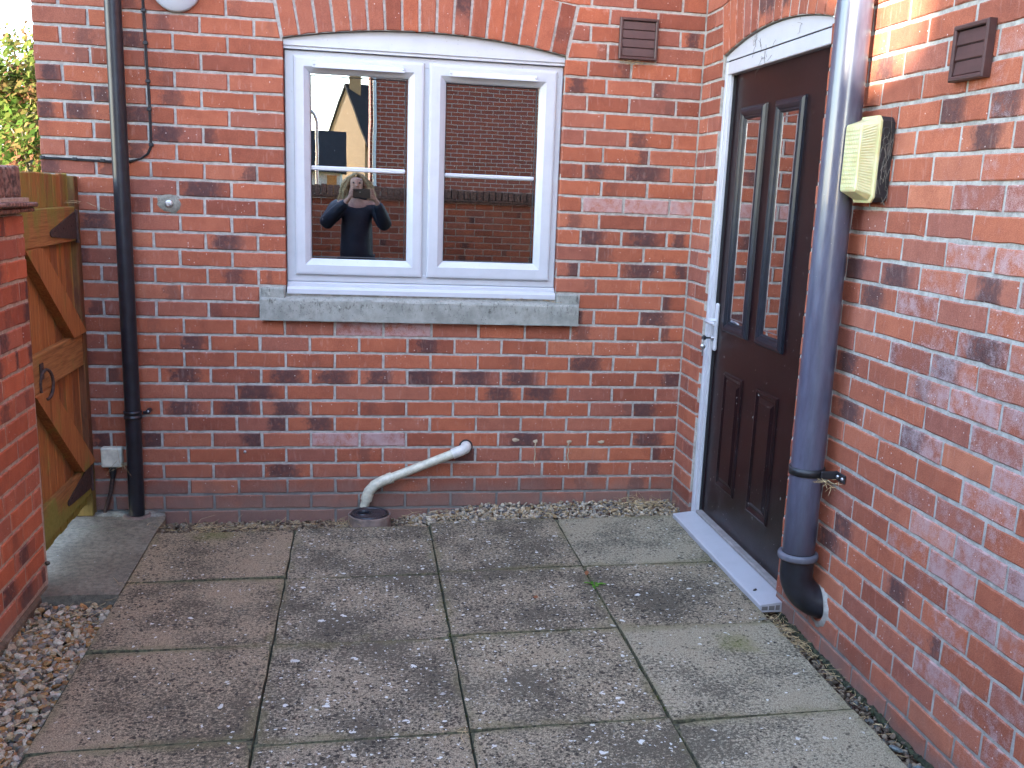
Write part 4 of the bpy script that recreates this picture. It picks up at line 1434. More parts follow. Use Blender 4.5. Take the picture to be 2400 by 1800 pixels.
def hinge(zc, tilt):
    mb = MB()
    x = gx + 0.0265
    mb.prism([(-0.455, zc - 0.012), (-0.44, zc - 0.020), (-0.085, zc - 0.045 + tilt), (-0.085, zc + 0.075 + tilt), (-0.44, zc + 0.006), (-0.455, zc)], 'x', x, x + 0.004)
    h = mb.build('hinge', M_RUST, gate)
    kb_ = MB(); kb_.tube([(x + 0.004, -0.078, zc - 0.06), (x + 0.004, -0.078, zc + 0.08)], 0.008, 10); kb_.build('knuckle', M_RUST, h)
    for yy in (-0.40, -0.28, -0.16):
        sb_ = MB(); sb_.lathe([(0.0, 0.003), (0.004, 0.002), (0.005, 0)], (x + 0.004, yy, zc + 0.002 + (yy + 0.4) * 0.05), (1, 0, 0), 8); sb_.build('bolt_head', M_RUST, h)


hinge(1.285, 0.0)
hinge(0.170, 0.0)
mb = MB(); mb.box(gx + 0.0265, gx + 0.031, -0.70, -0.655, 0.735, 0.80, 0.003); mb.build('latch_plate', M_RUST, gate)
mb = MB()
rp = [(gx + 0.040 + 0.012 * math.sin(t), -0.665 + 0.040 * math.sin(t), 0.715 + 0.058 * math.cos(t)) for t in [i_ * 2 * math.pi / 24 for i_ in range(25)]]
mb.tube(rp, 0.0062, 8, caps=False)
mb.build('ring_handle', M_RUST, gate)
mb = MB(); mb.box(-1.075, -0.978, -0.064, -0.003, -0.02, 1.505, 0.004)
post = mb.build('gate_post', M_POST, origin=(-1.0, -0.03, 0.0))
tag(post, 'dark stained timber gate post fixed to the house corner', 'post')

# ------------------------------------------------------------------ pipes and fittings on the house
dp = empty('rain_downpipe', (-0.785, -0.062, 0.0))
tag(dp, 'black plastic rain downpipe on the left of the house wall', 'downpipe')
PX = -0.785
mb = MB(); mb.tube([(PX, -0.062, 0.458), (PX + 0.004, -0.062, 5.4)], 0.034, 28, caps=False); mb.build('pipe', M_BLACK, dp)
mb = MB(); mb.tube([(PX - 0.004, -0.062, -0.10), (PX, -0.062, 0.47)], 0.0345, 28, caps=False); mb.build('lower_pipe', M_BLACK, dp)
mb = MB()
mb.lathe([(0.0352, 0), (0.040, 0.001), (0.040, 0.012), (0.037, 0.014), (0.037, 0.024), (0.040, 0.026), (0.040, 0.036), (0.0352, 0.037)], (PX, -0.062, 0.442), (0, 0, 1), 28)
mb.box(PX + 0.036, PX + 0.066, -0.030, -0.022, 0.455, 0.470, 0.003)
mb.tube([(PX + 0.062, -0.040, 0.470), (PX + 0.062, -0.001, 0.470)], 0.011, 14)
br = mb.build('bracket', M_BLACK, dp)
mb = MB(); mb.lathe([(0.0, 0.002), (0.004, 0.001), (0.005, 0)], (PX + 0.062, -0.041, 0.470), (0, -1, 0), 10); mb.build('screw', M_STEEL, br)
mb = MB(); mb.lathe([(0.0365, -0.004), (0.0365, 0.004), (0.058, 0.006), (0.064, -0.004)], (PX - 0.002, -0.062, -0.018), (0, 0, 1), 28); mb.build('drain_collar', M_CLAY, dp)

sp = empty('soil_pipe', (1.73, -1.66, 0.1))
tag(sp, 'wide weathered blue-black soil pipe beside the door, bending into the wall', 'pipe')
QX, QY = 1.728, -1.655
mb = MB(); mb.tube([(QX, QY, 0.33), (QX - 0.004, QY + 0.0, 5.2)], 0.055, 40, caps=False); mb.build('pipe', M_SOIL, sp)
mb = MB()
pts = [(QX, QY, 0.345), (QX, QY, 0.27)]
for t in range(1, 9):
    a = t / 8 * R(78)
    pts.append((QX + 0.11 * (1 - math.cos(a)), QY - 0.035 * (1 - math.cos(a)), 0.27 - 0.11 * math.sin(a)))
pts.append((QX + 0.20, QY - 0.055, 0.147))
mb.tube(pts, 0.0565, 36)
mb.build('elbow', M_BLACK, sp)
mb = MB(); mb.lathe([(0.0555, 0), (0.067, 0.001), (0.069, 0.006), (0.069, 0.016), (0.067, 0.022), (0.0555, 0.024)], (QX, QY, 0.318), (0, 0, 1), 40); mb.build('collar', M_GREYRING, sp)
mb = MB()
mb.lathe([(0.0555, 0), (0.0605, 0.0), (0.0605, 0.026), (0.0555, 0.026)], (QX, QY, 0.622), (0, 0, 1), 40)
mb.box(QX + 0.02, XW - 0.001, QY - 0.072, QY - 0.060, 0.622, 0.648, 0.003)
mb.box(XW - 0.008, XW - 0.001, QY - 0.13, QY - 0.060, 0.620, 0.650, 0.003)
br = mb.build('bracket', M_BLACKM, sp)
for dy, xx in ((-0.085, XW - 0.0085), (-0.118, XW - 0.0085)):
    b2 = MB(); b2.lathe([(0.0, 0.004), (0.005, 0.004), (0.0065, 0)], (xx, QY + dy, 0.635), (-1, 0, 0), 10); b2.build('bolt_head', M_STEEL, br)
mb = MB()
rg = random.Random(6)
vs = []
for r_, h in ((0.052, 0.006), (0.060, 0.005), (0.070, 0.001), (0.076, -0.006)):
    for k in range(24):
        t = 2 * math.pi * k / 24
        q = r_ * (rg.uniform(0.94, 1.12) if r_ > 0.06 else 1)
        vs.append((XW - h, -1.690 + q * math.cos(t), 0.152 + q * 1.02 * math.sin(t)))
mb.add(vs, [(i * 24 + k, i * 24 + (k + 1) % 24, (i + 1) * 24 + (k + 1) % 24, (i + 1) * 24 + k) for i in range(3) for k in range(24)], True)
mb.build('mortar_collar', M_MORTAR, sp)

# louvred vents


def vent(label, P, w, h, nf):
    """P(u,v,d): u across, v up, d out of the wall"""
    root = empty('wall_vent', P(w / 2, 0, 0))
    tag(root, label, 'vent', 'brown plastic louvred wall vents')
    mb = MB()
    mb.ring_frame(0, w, 0, h, [(0, 0.0), (0, 0.020), (0.003, 0.023), (0.010, 0.023), (0.013, 0.020), (0.013, 0.004)], lambda u, v, d: P(u, v, d))
    mb.build('frame', M_VENT, root)
    mb = MB(); mb.add([P(0.01, 0.01, 0.003), P(w - 0.01, 0.01, 0.003), P(w - 0.01, h - 0.01, 0.003), P(0.01, h - 0.01, 0.003)], [(0, 1, 2, 3)]); mb.build('back_plate', M_GASKET, root)
    fh = (h - 0.028) / nf
    for i in range(nf):
        v0 = 0.014 + fh * i
        mb = MB()
        a, b = 0.0145, w - 0.0145
        pr = [(v0, 0.0150), (v0 + 0.003, 0.0170), (v0 + fh * 0.5, 0.0155), (v0 + fh - 0.0015, 0.0130), (v0 + fh - 0.0015, 0.0100), (v0, 0.0120)]
        mb.add([P(a, v, d) for v, d in pr] + [P(b, v, d) for v, d in pr], [tuple(range(6)), tuple(range(11, 5, -1))] + [(k, (k + 1) % 6, 6 + (k + 1) % 6, 6 + k) for k in range(6)])
        mb.build('louvre', M_VENT, root)
    return root


vent('brown louvred vent on the house wall, right of the window', lambda u, v, d: (1.394 + u, -0.001 - d, 2.130 + v), 0.181, 0.181, 4)
vent('brown louvred vent on the wing wall at the upper right', lambda u, v, d: (XW - 0.001 - d, -2.126 - u, 1.846 + v), 0.156, 0.142, 3)

# bulkhead light
bl = empty('bulkhead_light', (XW, -1.775, 1.55))
tag(bl, 'yellowed ribbed bulkhead wall light with black base beside the pipe', 'light')


def PL(u, v, d): return (XW - 0.001 - d, -1.712 - u, 1.527 + v)


def loft(mb, rects):
    """rects: (u0,u1,v0,v1,d,chamfer) list -> skin with clipped corners"""
    vs = []
    for u0, u1, v0, v1, d, c in rects:
        vs += [PL(*p, d) for p in [(u0 + c, v0), (u1 - c, v0), (u1, v0 + c), (u1, v1 - c), (u1 - c, v1), (u0 + c, v1), (u0, v1 - c), (u0, v0 + c)]]
    n = len(rects)
    mb.add(vs, [(i * 8 + k, i * 8 + (k + 1) % 8, (i + 1) * 8 + (k + 1) % 8, (i + 1) * 8 + k) for i in range(n - 1) for k in range(8)] + [[(n - 1) * 8 + k for k in range(8)], list(range(8))[::-1]])
    return mb


loft(MB(), [(0.004, 0.126, 0.004, 0.248, 0.0, 0.014), (0.002, 0.128, 0.002, 0.250, 0.004, 0.014), (0.0, 0.130, 0.0, 0.252, 0.044, 0.014)]).build('base', M_BLACKM, bl)
M_LENS = G('yellowed_lens')
_c = M_LENS.mix(M_LENS.sst(M_LENS.noise(14, 3), 0.3, 0.7), (0.47, 0.41, 0.19), (0.57, 0.52, 0.29))
M_LENS = M_LENS.bsdf(color=_c, rough=0.30, spec=0.5, sss=0.25)
lens = loft(MB(), [(-0.002, 0.132, -0.002, 0.254, 0.044, 0.016), (-0.002, 0.132, -0.002, 0.254, 0.050, 0.016), (0.004, 0.124, 0.006, 0.246, 0.052, 0.016), (0.010, 0.112, 0.030, 0.228, 0.098, 0.006), (0.014, 0.106, 0.036, 0.222, 0.100, 0.004)]).build('lens', M_LENS, bl)
mb = MB()


def facet(s_, t):          # point on the near side chamfer: s_ 0 at the lip, 1 at the front
    return (0.124 + (0.112 - 0.124) * s_, 0.012 + s_ * 0.020 + t * (0.228 - s_ * 0.040), 0.052 + (0.098 - 0.052) * s_)


for i in range(24):
    t0 = 0.04 + i * 0.0385
    for a0, a1 in ((0.10, 0.92),):
        q = []
        for tt, up in ((t0, 0.0003), (t0 + 0.019, 0.0014), (t0 + 0.034, 0.0003)):
            for s_ in (a0, a1):
                u, v, d = facet(s_, tt)
                q.append(PL(u + up * 0.97, v, d + up * 0.25))
        mb.add(q, [(0, 1, 3, 2), (2, 3, 5, 4)])
mb.build('ribs', M_LENS, lens)
mb = MB()
for i in range(14):
    for j in range(8):
        u, v = 0.017 + j * 0.0110, 0.040 + i * 0.0129
        mb.add([PL(u, v, 0.1004), PL(u + 0.009, v, 0.1004), PL(u + 0.009, v + 0.0105, 0.1004), PL(u, v + 0.0105, 0.1004), PL(u + 0.0045, v + 0.005, 0.1018)], [(0, 1, 4), (1, 2, 4), (2, 3, 4), (3, 0, 4)])
mb.build('prisms', M_LENS, lens)
mb = MB(); mb.lathe([(0.008, 0.001), (0.011, 0.0025), (0.013, 0.0)], (XW - 0.030, -1.712 - 0.1295, 1.735), (0, -1, 0), 16); mb.build('cable_knockout', M_BLACKM, bl)

# white waste pipe and gully
wp = empty('waste_pipe', (0.30, -0.05, 0.0))
tag(wp, 'sloping white plastic waste pipe emptying over the gully', 'pipe')
A, B, C_, D_ = Vector((0.728, -0.050, 0.290)), Vector((0.335, -0.050, 0.133)), Vector((0.272, -0.052, 0.082)), Vector((0.250, -0.055, 0.004))
mb = MB(); mb.tube([A, B], 0.0215, 20); mb.build('pipe', M_CREAM, wp)
M_WELB = simple('white_elbow', (0.62, 0.60, 0.54), 0.4)
mb = MB()
mb.tube([A + (B - A).normalized() * 0.062, A + (B - A).normalized() * 0.014, A + Vector((0.006, 0.006, 0.002)), A + Vector((0.012, 0.030, 0.004)), A + Vector((0.012, 0.052, 0.004))], 0.0258, 20)
mb.build('wall_elbow', M_WELB, wp)
mb = MB(); mb.tube([B + (A - B).normalized() * 0.05, B, B.lerp(C_, 0.5) + Vector((-0.004, 0, 0.006)), C_, C_.lerp(D_, 0.42)], 0.0258, 20); mb.build('elbow', M_CREAM, wp)
mb = MB(); mb.tube([B + (A - B).normalized() * 0.052, B + (A - B).normalized() * 0.030], 0.0272, 20); mb.build('socket', M_CREAM, wp)
mb = MB(); mb.tube([C_.lerp(D_, 0.12), C_.lerp(D_, 0.55)], 0.0272, 20); mb.build('socket', M_CREAM, wp)
mb = MB(); mb.tube([C_.lerp(D_, 0.5), D_], 0.0215, 20, caps=False); mb.build('outlet', M_CREAM, wp)
mb = MB(); mb.lathe([(0.0, 0.001), (0.031, 0.001), (0.034, 0.0)], (0.740, -0.0005, 0.294), (0, -1, 0), 20); mb.build('wall_hole', M_GASKET, wp)

gu = empty('drain_gully', (0.275, -0.205, -0.03))
tag(gu, 'round drain gully with black plastic grid under the waste pipe', 'drain')
GC = (0.275, -0.205, 0.012)
mb = MB(); mb.lathe([(0.099, -0.06), (0.099, 0.006), (0.097, 0.010), (0.091, 0.010), (0.089, 0.004), (0.089, -0.05)], GC, (0, 0, 1), 40); mb.build('rim', M_CLAY, gu)
mb = MB(); mb.lathe([(0.0, -0.045), (0.089, -0.045)], GC, (0, 0, 1), 32); mb.build('sump', M_GASKET, gu)
grid = MB()
grid.lathe([(0.0885, 0.002), (0.0885, 0.013), (0.084, 0.016), (0.076, 0.014), (0.074, 0.002)], GC, (0, 0, 1), 40)
gcx, gcy = GC[0] - 0.028, GC[1] + 0.008
grid.lathe([(0.028, 0.002), (0.028, 0.013), (0.031, 0.0155), (0.036, 0.014), (0.036, 0.002)], (gcx, gcy, GC[2]), (0, 0, 1), 24)
for i in range(-7, 8):
    off = i * 0.0105
    hl = math.sqrt(max(0, 0.077 ** 2 - off ** 2))
    ca, sa = math.cos(R(20)), math.sin(R(20))
    seg = []
    steps = 24
    cur = []
    for k in range(steps + 1):
        s_ = -hl + 2 * hl * k / steps
        x, y = GC[0] + s_ * ca - off * sa, GC[1] + s_ * sa + off * ca
        if (x - gcx) ** 2 + (y - gcy) ** 2 > 0.033 ** 2: cur.append((x, y, GC[2] + 0.009))
        else:
            if len(cur) > 1: seg.append(cur)
            cur = []
    if len(cur) > 1: seg.append(cur)
    for c in seg: grid.tube([c[0], c[-1]], 0.0031, 6)
grid.build('grid', M_BLACK, gu)

# junction box and its cable
jb = empty('junction_box', (-0.892, -0.03, 0.21))
tag(jb, 'ivory junction box low on the wall by the gate, cable to the ground', 'junction box')
mb = MB(); mb.box(-0.938, -0.846, -0.046, -0.002, 0.206, 0.300, 0.008, 2); mb.build('box', M_CREAMB, jb)
mb = MB(); mb.tube([(-0.893, -0.026, 0.207), (-0.893, -0.027, 0.185), (-0.895, -0.028, 0.150)], [0.017, 0.016, 0.010], 14); mb.build('gland', M_BLACKM, jb)
mb = MB(); mb.tube([(-0.895, -0.028, 0.150), (-0.905, -0.030, 0.090), (-0.922, -0.034, 0.030), (-0.942, -0.040, -0.035)], [0.010, 0.0095, 0.009, 0.009], 12); mb.build('cable', M_RUST, jb)

# clipped black cable
cbm = empty('wall_cable', (-0.74, -0.004, 1.58))
tag(cbm, 'thin black cable clipped along the wall behind the downpipe', 'cable')
cp_ = [(-1.125, -0.0055, 1.5785), (-0.97, -0.0055, 1.577), (-0.835, -0.0055, 1.574), (-0.76, -0.0055, 1.578), (-0.715, -0.0055, 1.590), (-0.685, -0.0055, 1.612), (-0.672, -0.0055, 1.640), (-0.669, -0.0055, 1.70), (-0.670, -0.0055, 1.87), (-0.675, -0.0055, 2.055), (-0.678, -0.0055, 2.24), (-0.680, -0.0055, 2.60)]
mb = MB(); mb.tube(cp_, 0.0029, 8); mb.tube([(p[0] + 0.003, p[1] + 0.002, p[2] - 0.005) if i < 4 else (p[0] + 0.0058, p[1] + 0.002, p[2]) for i, p in enumerate(cp_)], 0.0027, 8); mb.build('cable', M_BLACKM, cbm)
for x, z in ((-1.115, 1.578), (-0.985, 1.577), (-0.872, 1.5755), (-0.6695, 1.652), (-0.6715, 1.80), (-0.6715, 1.915), (-0.675, 2.07), (-0.678, 2.20)):
    mb = MB(); mb.box(x - 0.007, x + 0.013, -0.0105, -0.0005, z - 0.008, z + 0.006, 0.002); mb.build('clip', M_BLACKM, cbm)

# round white light fitting at the top edge
wl = empty('round_wall_light', (-0.541, 0, 2.30))
tag(wl, 'round white wall fitting cut off by the top edge of the picture', 'light')
mb = MB(); mb.lathe([(0.102, 0.0), (0.102, 0.010), (0.096, 0.016), (0.060, 0.024), (0.0, 0.026)], (-0.541, -0.0005, 2.302), (0, -1, 0), 48); mb.build('disc', M_UPVC, wl)
mb = MB(); mb.lathe([(0.050, 0.0), (0.050, 0.030), (0.044, 0.040), (0.0, 0.046)], (-0.535, -0.022, 2.318), (0, -1, 0), 36); mb.build('lamp_head', M_UPVC, wl)

# anchor bolt with cement smear
ab = empty('anchor_bolt', (-0.603, 0, 1.402))
tag(ab, 'steel bolt end in a grey cement smear on the brick wall', 'bolt')
mb = MB()
rg = random.Random(2)
vs = [(-0.603, -0.004, 1.402)]
for r_, h in ((0.030, 0.003), (0.044, 0.001), (0.050, -0.003)):
    for k in range(18):
        t = 2 * math.pi * k / 18
        q = r_ * rg.uniform(0.85, 1.15)
        vs.append((-0.603 + q * math.cos(t) * 1.1, -h, 1.402 + q * math.sin(t) * 0.85))
mb.add(vs, [(0, 1 + k, 1 + (k + 1) % 18) for k in range(18)] + [(1 + i * 18 + k, 1 + i * 18 + (k + 1) % 18, 1 + (i + 1) * 18 + (k + 1) % 18, 1 + (i + 1) * 18 + k) for i in range(2) for k in range(18)], True)
mb.build('cement', M_CEMENT, ab)
mb = MB(); mb.lathe([(0.0165, 0.0), (0.0165, 0.003), (0.010, 0.003)], (-0.603, -0.004, 1.402), (0, -1, 0), 20); mb.build('washer', M_STEEL, ab)
mb = MB(); mb.lathe([(0.0105, 0.0), (0.0105, 0.009), (0.0, 0.009)], (-0.603, -0.007, 1.402), (0, -1, 0), 6, smooth=False); mb.tube([(-0.603, -0.012, 1.402), (-0.603, -0.026, 1.402)], 0.0055, 10); mb.build('nut', M_STEEL, ab)

# small fixings on the brickwork
for x, z, lab in ((-0.305, 0.268, 'tiny screw in the brickwork low between downpipe and waste pipe'),):
    mb = MB(); mb.lathe([(0.0, 0.003), (0.005, 0.003), (0.007, 0)], (x, -0.001, z), (0, -1, 0), 10)
    tag(mb.build('wall_screw', M_STEEL, origin=(x, 0, z)), lab, 'screw')
dr = MB()
rg = random.Random(12)
for x, z, w, drop in ((0.985, 0.325, 0.040, 0), (1.085, 0.318, 0.026, 0.13), (1.255, 0.315, 0.030, 0.14), (1.42, 0.315, 0.034, 0)):
    vs = [(x, -0.006, z)]
    for k in range(12):
        t = 2 * math.pi * k / 12
        vs.append((x + w * 0.5 * math.cos(t) * rg.uniform(.7, 1.2), -0.0015, z + 0.010 * math.sin(t) * rg.uniform(.6, 1.2)))
    dr.add(vs, [(0, 1 + k, 1 + (k + 1) % 12) for k in range(12)], True)
    if drop:
        q = [(x + rg.gauss(0, 0.002), -0.0022, z - drop * i / 6) for i in range(7)]
        dr.tube(q, [0.005, 0.0028, 0.0025, 0.0035, 0.0028, 0.002, 0.0014], 6)
tag(dr.build('mortar_splashes', simple('buff_mortar_splash', (0.42, 0.33, 0.22), 0.95)), 'buff mortar splashes and drips on the lower wall', 'mortar', kind='stuff')

# keys in the door
ky = empty('door_keys', (1.80, -0.35, 0.87))
tag(ky, 'bunch of keys hanging from the white door lock', 'keys')
lx = XS - 0.030
mb = MB(); mb.box(lx - 0.024, lx, -0.342, -0.339, 0.892, 0.900); mb.lathe([(0.0, 0.003), (0.011, 0.002), (0.012, -0.002), (0.0, -0.003)], (lx - 0.033, -0.3405, 0.896), (0, 1, 0), 18); mb.build('key', M_GASKET, ky)
mb = MB(); mb.tube([(lx - 0.036 + 0.004 * math.cos(t), -0.3405 + 0.003 * math.sin(t) - 0.004, 0.880 + 0.014 * math.sin(t)) for t in [k * 2 * math.pi / 16 for k in range(17)]], 0.001, 6, caps=False); mb.build('split_ring', M_STEEL, ky)
mb = MB(); mb.lathe([(0.0, 0.0012), (0.012, 0.0012), (0.012, -0.0012), (0.0, -0.0012)], (lx - 0.036, -0.3455, 0.856), (0.3, 1, 0), 16); mb.box(lx - 0.039, lx - 0.033, -0.3467, -0.3443, 0.812, 0.846); mb.build('key', M_STEEL, ky)

# bits lying about
for (x, y, z, r_, c, nm, lab) in ((1.752, -1.27, 0.040, 0.012, (0.06, 0.06, 0.055), 'pebble', 'dark pebble lying on the white door threshold'), (1.69, -1.50, 0.022, 0.012, (0.16, 0.15, 0.12), 'pebble', 'flat grey brown pebble on the slab past the threshold end'),
                                  (1.66, -1.69, 0.020, 0.006, (0.04, 0.035, 0.03), 'pebble', 'small dark pebble on the pale right slab'), (1.745, -2.36, 0.006, 0.022, (0.13, 0.16, 0.16), 'slate_chip', 'blue grey slate chip in the gap by the wing wall'), (1.76, -2.46, 0.004, 0.024, (0.12, 0.15, 0.155), 'slate_chip', 'larger blue grey slate chip nearest the picture corner')):
    rg = random.Random(int(x * 1000 + y * 7000))
    v, f = stone(rg, (x, y, z), r_, 0.4)
    o = bpy.data.objects.new(nm, mesh_from(nm, [(v, f, [], (*c, 1))], M_PEB, origin=(x, y, z)))
    link(o); o.location = (x, y, z)
    tag(o, lab, 'stone')

# weed in the joint
wd = empty('weed_plant', (1.150, -1.105, 0.0))
tag(wd, 'small bright green weed growing in a slab joint', 'plant')
M_WEED = m_leaf('weed_leaf', [(0.06, 0.15, 0.02), (0.10, 0.22, 0.035), (0.16, 0.28, 0.06)], 0.3)
rg = random.Random(19)
for i in range(15):
    a = i * 2.4 + rg.uniform(-.3, .3)
    L_ = rg.uniform(0.022, 0.046)
    el = rg.uniform(0.15, 0.9)
    d = Vector((math.cos(a), math.sin(a), 0))
    sd = Vector((-math.sin(a), math.cos(a), 0))
    o_ = Vector((1.150 + rg.gauss(0, .004), -1.105 + rg.gauss(0, .006), 0.0))
    v = []
    for t, w in ((0, 0.0015), (0.3, 0.003), (0.6, 0.0065), (0.85, 0.005), (1.0, 0.0005)):
        c = o_ + d * L_ * t + Vector((0, 0, L_ * (el * t - 0.5 * t * t) + 0.006))
        v += [c - sd * w + Vector((0, 0, 0.0015)), c, c + sd * w + Vector((0, 0, 0.0015))]
    f = [(k * 3 + j, k * 3 + j + 1, (k + 1) * 3 + j + 1, (k + 1) * 3 + j) for k in range(4) for j in (0, 1)]
    o = bpy.data.objects.new('leaf', mesh_from('leaf', [(v, f, [], (rg.random(),) * 3 + (1,))], M_WEED, origin=wd.location))
    link(o, wd)
lf = MB()
lf.add([(1.139, -0.965, 0.008), (1.150, -0.958, 0.013), (1.153, -0.985, 0.016), (1.143, -1.000, 0.009), (1.136, -0.985, 0.007)], [(0, 1, 2, 3, 4)])
tag(lf.build('dead_leaf', simple('dead_leaf', (0.22, 0.07, 0.02), 0.8), origin=(1.145, -0.98, 0.01)), 'curled brown leaf in the joint above the weed', 'leaf')
lf = MB()
lf.add([(0.885, -1.200, 0.008), (0.900, -1.196, 0.012), (0.905, -1.212, 0.010), (0.892, -1.216, 0.007)], [(0, 1, 2, 3)])
tag(lf.build('dead_leaf', bpy.data.materials['dead_leaf'], origin=(0.895, -1.205, 0.008)), 'rusty leaf scrap on the middle of a grey slab', 'leaf')

# ------------------------------------------------------------------ trees beyond the gate


def tree(name, label, base, h, crown, nleaf, lsize, mat, seed, trunk_r=0.07, bark=None, group=None):
    rg = random.Random(seed)
    root = empty(name, base)
    tag(root, label, 'tree', group)
    b = Vector(base)
    tb = MB()
    top = b + Vector((rg.gauss(0, .15), rg.gauss(0, .15), h * 0.72))
    tb.tube([b, b.lerp(top, 0.35) + Vector((rg.gauss(0, .05), rg.gauss(0, .05), 0)), b.lerp(top, 0.7), top], [trunk_r, trunk_r * .8, trunk_r * .55, trunk_r * .25], 9)
    tips = []
    for i in range(16):
        t = rg.uniform(0.3, 0.95)
        p = b.lerp(top, t)
        a = rg.uniform(0, 6.28)
        l = crown * rg.uniform(0.5, 1.0)
        q = p + Vector((math.cos(a) * l, math.sin(a) * l, l * rg.uniform(0.3, 0.9)))
        m = p.lerp(q, 0.5) + Vector((0, 0, -0.05 * l))
        tb.tube([p, m, q], [trunk_r * .4, trunk_r * .25, trunk_r * .08], 6)
        tips += [q, m, p.lerp(q, 0.75)]
    tb.build('trunk', bark, root)
    parts = []
    clumps = [(t + Vector((rg.gauss(0, .15), rg.gauss(0, .15), rg.gauss(0, .15))) * crown, rg.uniform(0.16, 0.34) * crown, rg.random()) for t in tips for _ in range(2)]
    clumps += [(top + Vector((rg.gauss(0, .3), rg.gauss(0, .3), rg.uniform(0, .35))) * crown, 0.25 * crown, rg.random()) for _ in range(8)]
    vs, fs, at = [], [], []
    for i in range(nleaf):
        c, r_, hue = rg.choice(clumps)
        p = c + Vector((rg.gauss(0, 1), rg.gauss(0, 1), rg.gauss(0, .8))) * r_ * 0.6
        n = Vector((rg.gauss(0, 1), rg.gauss(0, 1), rg.gauss(0, 1) + 0.5)).normalized()
        a = n.orthogonal().normalized()
        c2 = n.cross(a)
        s_ = lsize * rg.uniform(0.6, 1.3)
        k = len(vs)
        vs += [p - a * s_, p + c2 * s_ * 0.45, p + a * s_, p - c2 * s_ * 0.45]
        fs.append((k, k + 1, k + 2, k + 3))
        v = min(1, max(0, hue * 0.75 + rg.uniform(0, 0.3)))
        at.append(v)
    me = bpy.data.meshes.new('crown')
    me.from_pydata([tuple(v - b) for v in vs], [], fs)
    ca = me.attributes.new('bk', 'FLOAT_COLOR', 'POINT')
    ca.data.foreach_set('color', [x for v in at for _ in range(4) for x in (v, v, v, 1)])
    me.materials.append(mat)
    link(bpy.data.objects.new('crown', me), root)


M_BARK = simple('bark', (0.10, 0.085, 0.065), rough=0.95, var=0.3, vscale=20)
M_AUT = m_leaf('autumn_leaf', [(0.028, 0.058, 0.010), (0.050, 0.085, 0.016), (0.085, 0.095, 0.024), (0.13, 0.070, 0.032), (0.15, 0.05, 0.04)])
M_GRN = m_leaf('green_leaf', [(0.018, 0.046, 0.009), (0.034, 0.070, 0.012), (0.060, 0.088, 0.018), (0.09, 0.088, 0.024)])
GT = 'trees beyond the gate'
tree('autumn_tree', 'slim autumn tree with orange and yellow leaves past the house corner', (-5.55, 14.5, -0.15), 4.3, 0.9, 3800, 0.075, M_AUT, 51, 0.07, M_BARK, GT)
tree('autumn_tree', 'green and gold tree at the left picture edge behind the gate', (-6.35, 16.5, -0.15), 4.0, 1.1, 4200, 0.08, M_GRN, 52, 0.09, M_BARK, GT)
tree('autumn_tree', 'taller thin-crowned tree behind the two nearer autumn trees', (-7.6, 22.0, -0.15), 6.2, 1.2, 2600, 0.08, M_AUT, 53, 0.10, M_BARK, GT)
for i, (x, y, lab) in enumerate(((-5.9, 15.6, 'low sunlit green bush just above the gate top'), (-7.0, 19.0, 'low bush behind the nearer one above the gate'))):
    tree('bush', lab, (x, y, -0.15), 2.4, 0.85, 2600, 0.07, M_GRN, 60 + i, 0.04, M_BARK, 'bushes beyond the gate')

# ------------------------------------------------------------------ the photographer (seen only as a reflection in the left pane)
PXc, PYc = 0.185, -5.06


def skin_mesh(name, verts, edges, mat, parent=None, root=0, sub=2):
    me = bpy.data.meshes.new(name)
    me.from_pydata([v[:3] for v in verts], edges, [])
    o = bpy.data.objects.new(name, me)
    link(o, parent)
    m = o.modifiers.new('skin', 'SKIN')
    m.use_smooth_shade = True
    m.branch_smoothing = 0.6
    sd = me.skin_vertices[0].data
    for i, v in enumerate(verts):
        r_ = v[3]
        sd[i].radius = r_ if isinstance(r_, tuple) else (r_, r_)
        sd[i].use_root = (i == root)
    s_ = o.modifiers.new('sub', 'SUBSURF')
    s_.levels = s_.render_levels = sub
    me.materials.append(mat)
    return o


M_SKIN = simple('skin', (0.68, 0.40, 0.31), rough=0.55, var=0.08)
M_JACKET = G('navy_quilted_jacket')
_q = M_JACKET.sep()[2]
_w = M_JACKET.math('ABSOLUTE', M_JACKET.math('SINE', M_JACKET.math('MULTIPLY', _q, 22.0)))
M_JACKET = M_JACKET.bsdf(color=M_JACKET.mix(M_JACKET.noise(40, 3), (0.012, 0.015, 0.028), (0.032, 0.036, 0.06)), rough=0.55, normal=M_JACKET.bump(_w, 0.006, 0.4))
M_TROUS = simple('dark_trousers', (0.02, 0.022, 0.03), rough=0.85)
M_SHOE = simple('black_shoe', (0.015, 0.014, 0.013), rough=0.5)
M_HAIR = simple('blonde_hair', (0.60, 0.45, 0.25), rough=0.5, var=0.3, vscale=120)
X, Y = PXc, PYc
bv = [(X, Y, 0.92, (0.15, 0.105)), (X, Y, 1.08, (0.125, 0.09)), (X, Y + 0.01, 1.25, (0.15, 0.10)), (X, Y + 0.015, 1.37, (0.10, 0.075)), (X, Y + 0.03, 1.43, 0.05), (X, Y + 0.055, 1.475, (0.058, 0.068)), (X, Y + 0.055, 1.545, (0.072, 0.088)), (X, Y + 0.045, 1.60, (0.066, 0.078))]
be = [(0, 1), (1, 2), (2, 3), (3, 4), (4, 5), (5, 6), (6, 7)]
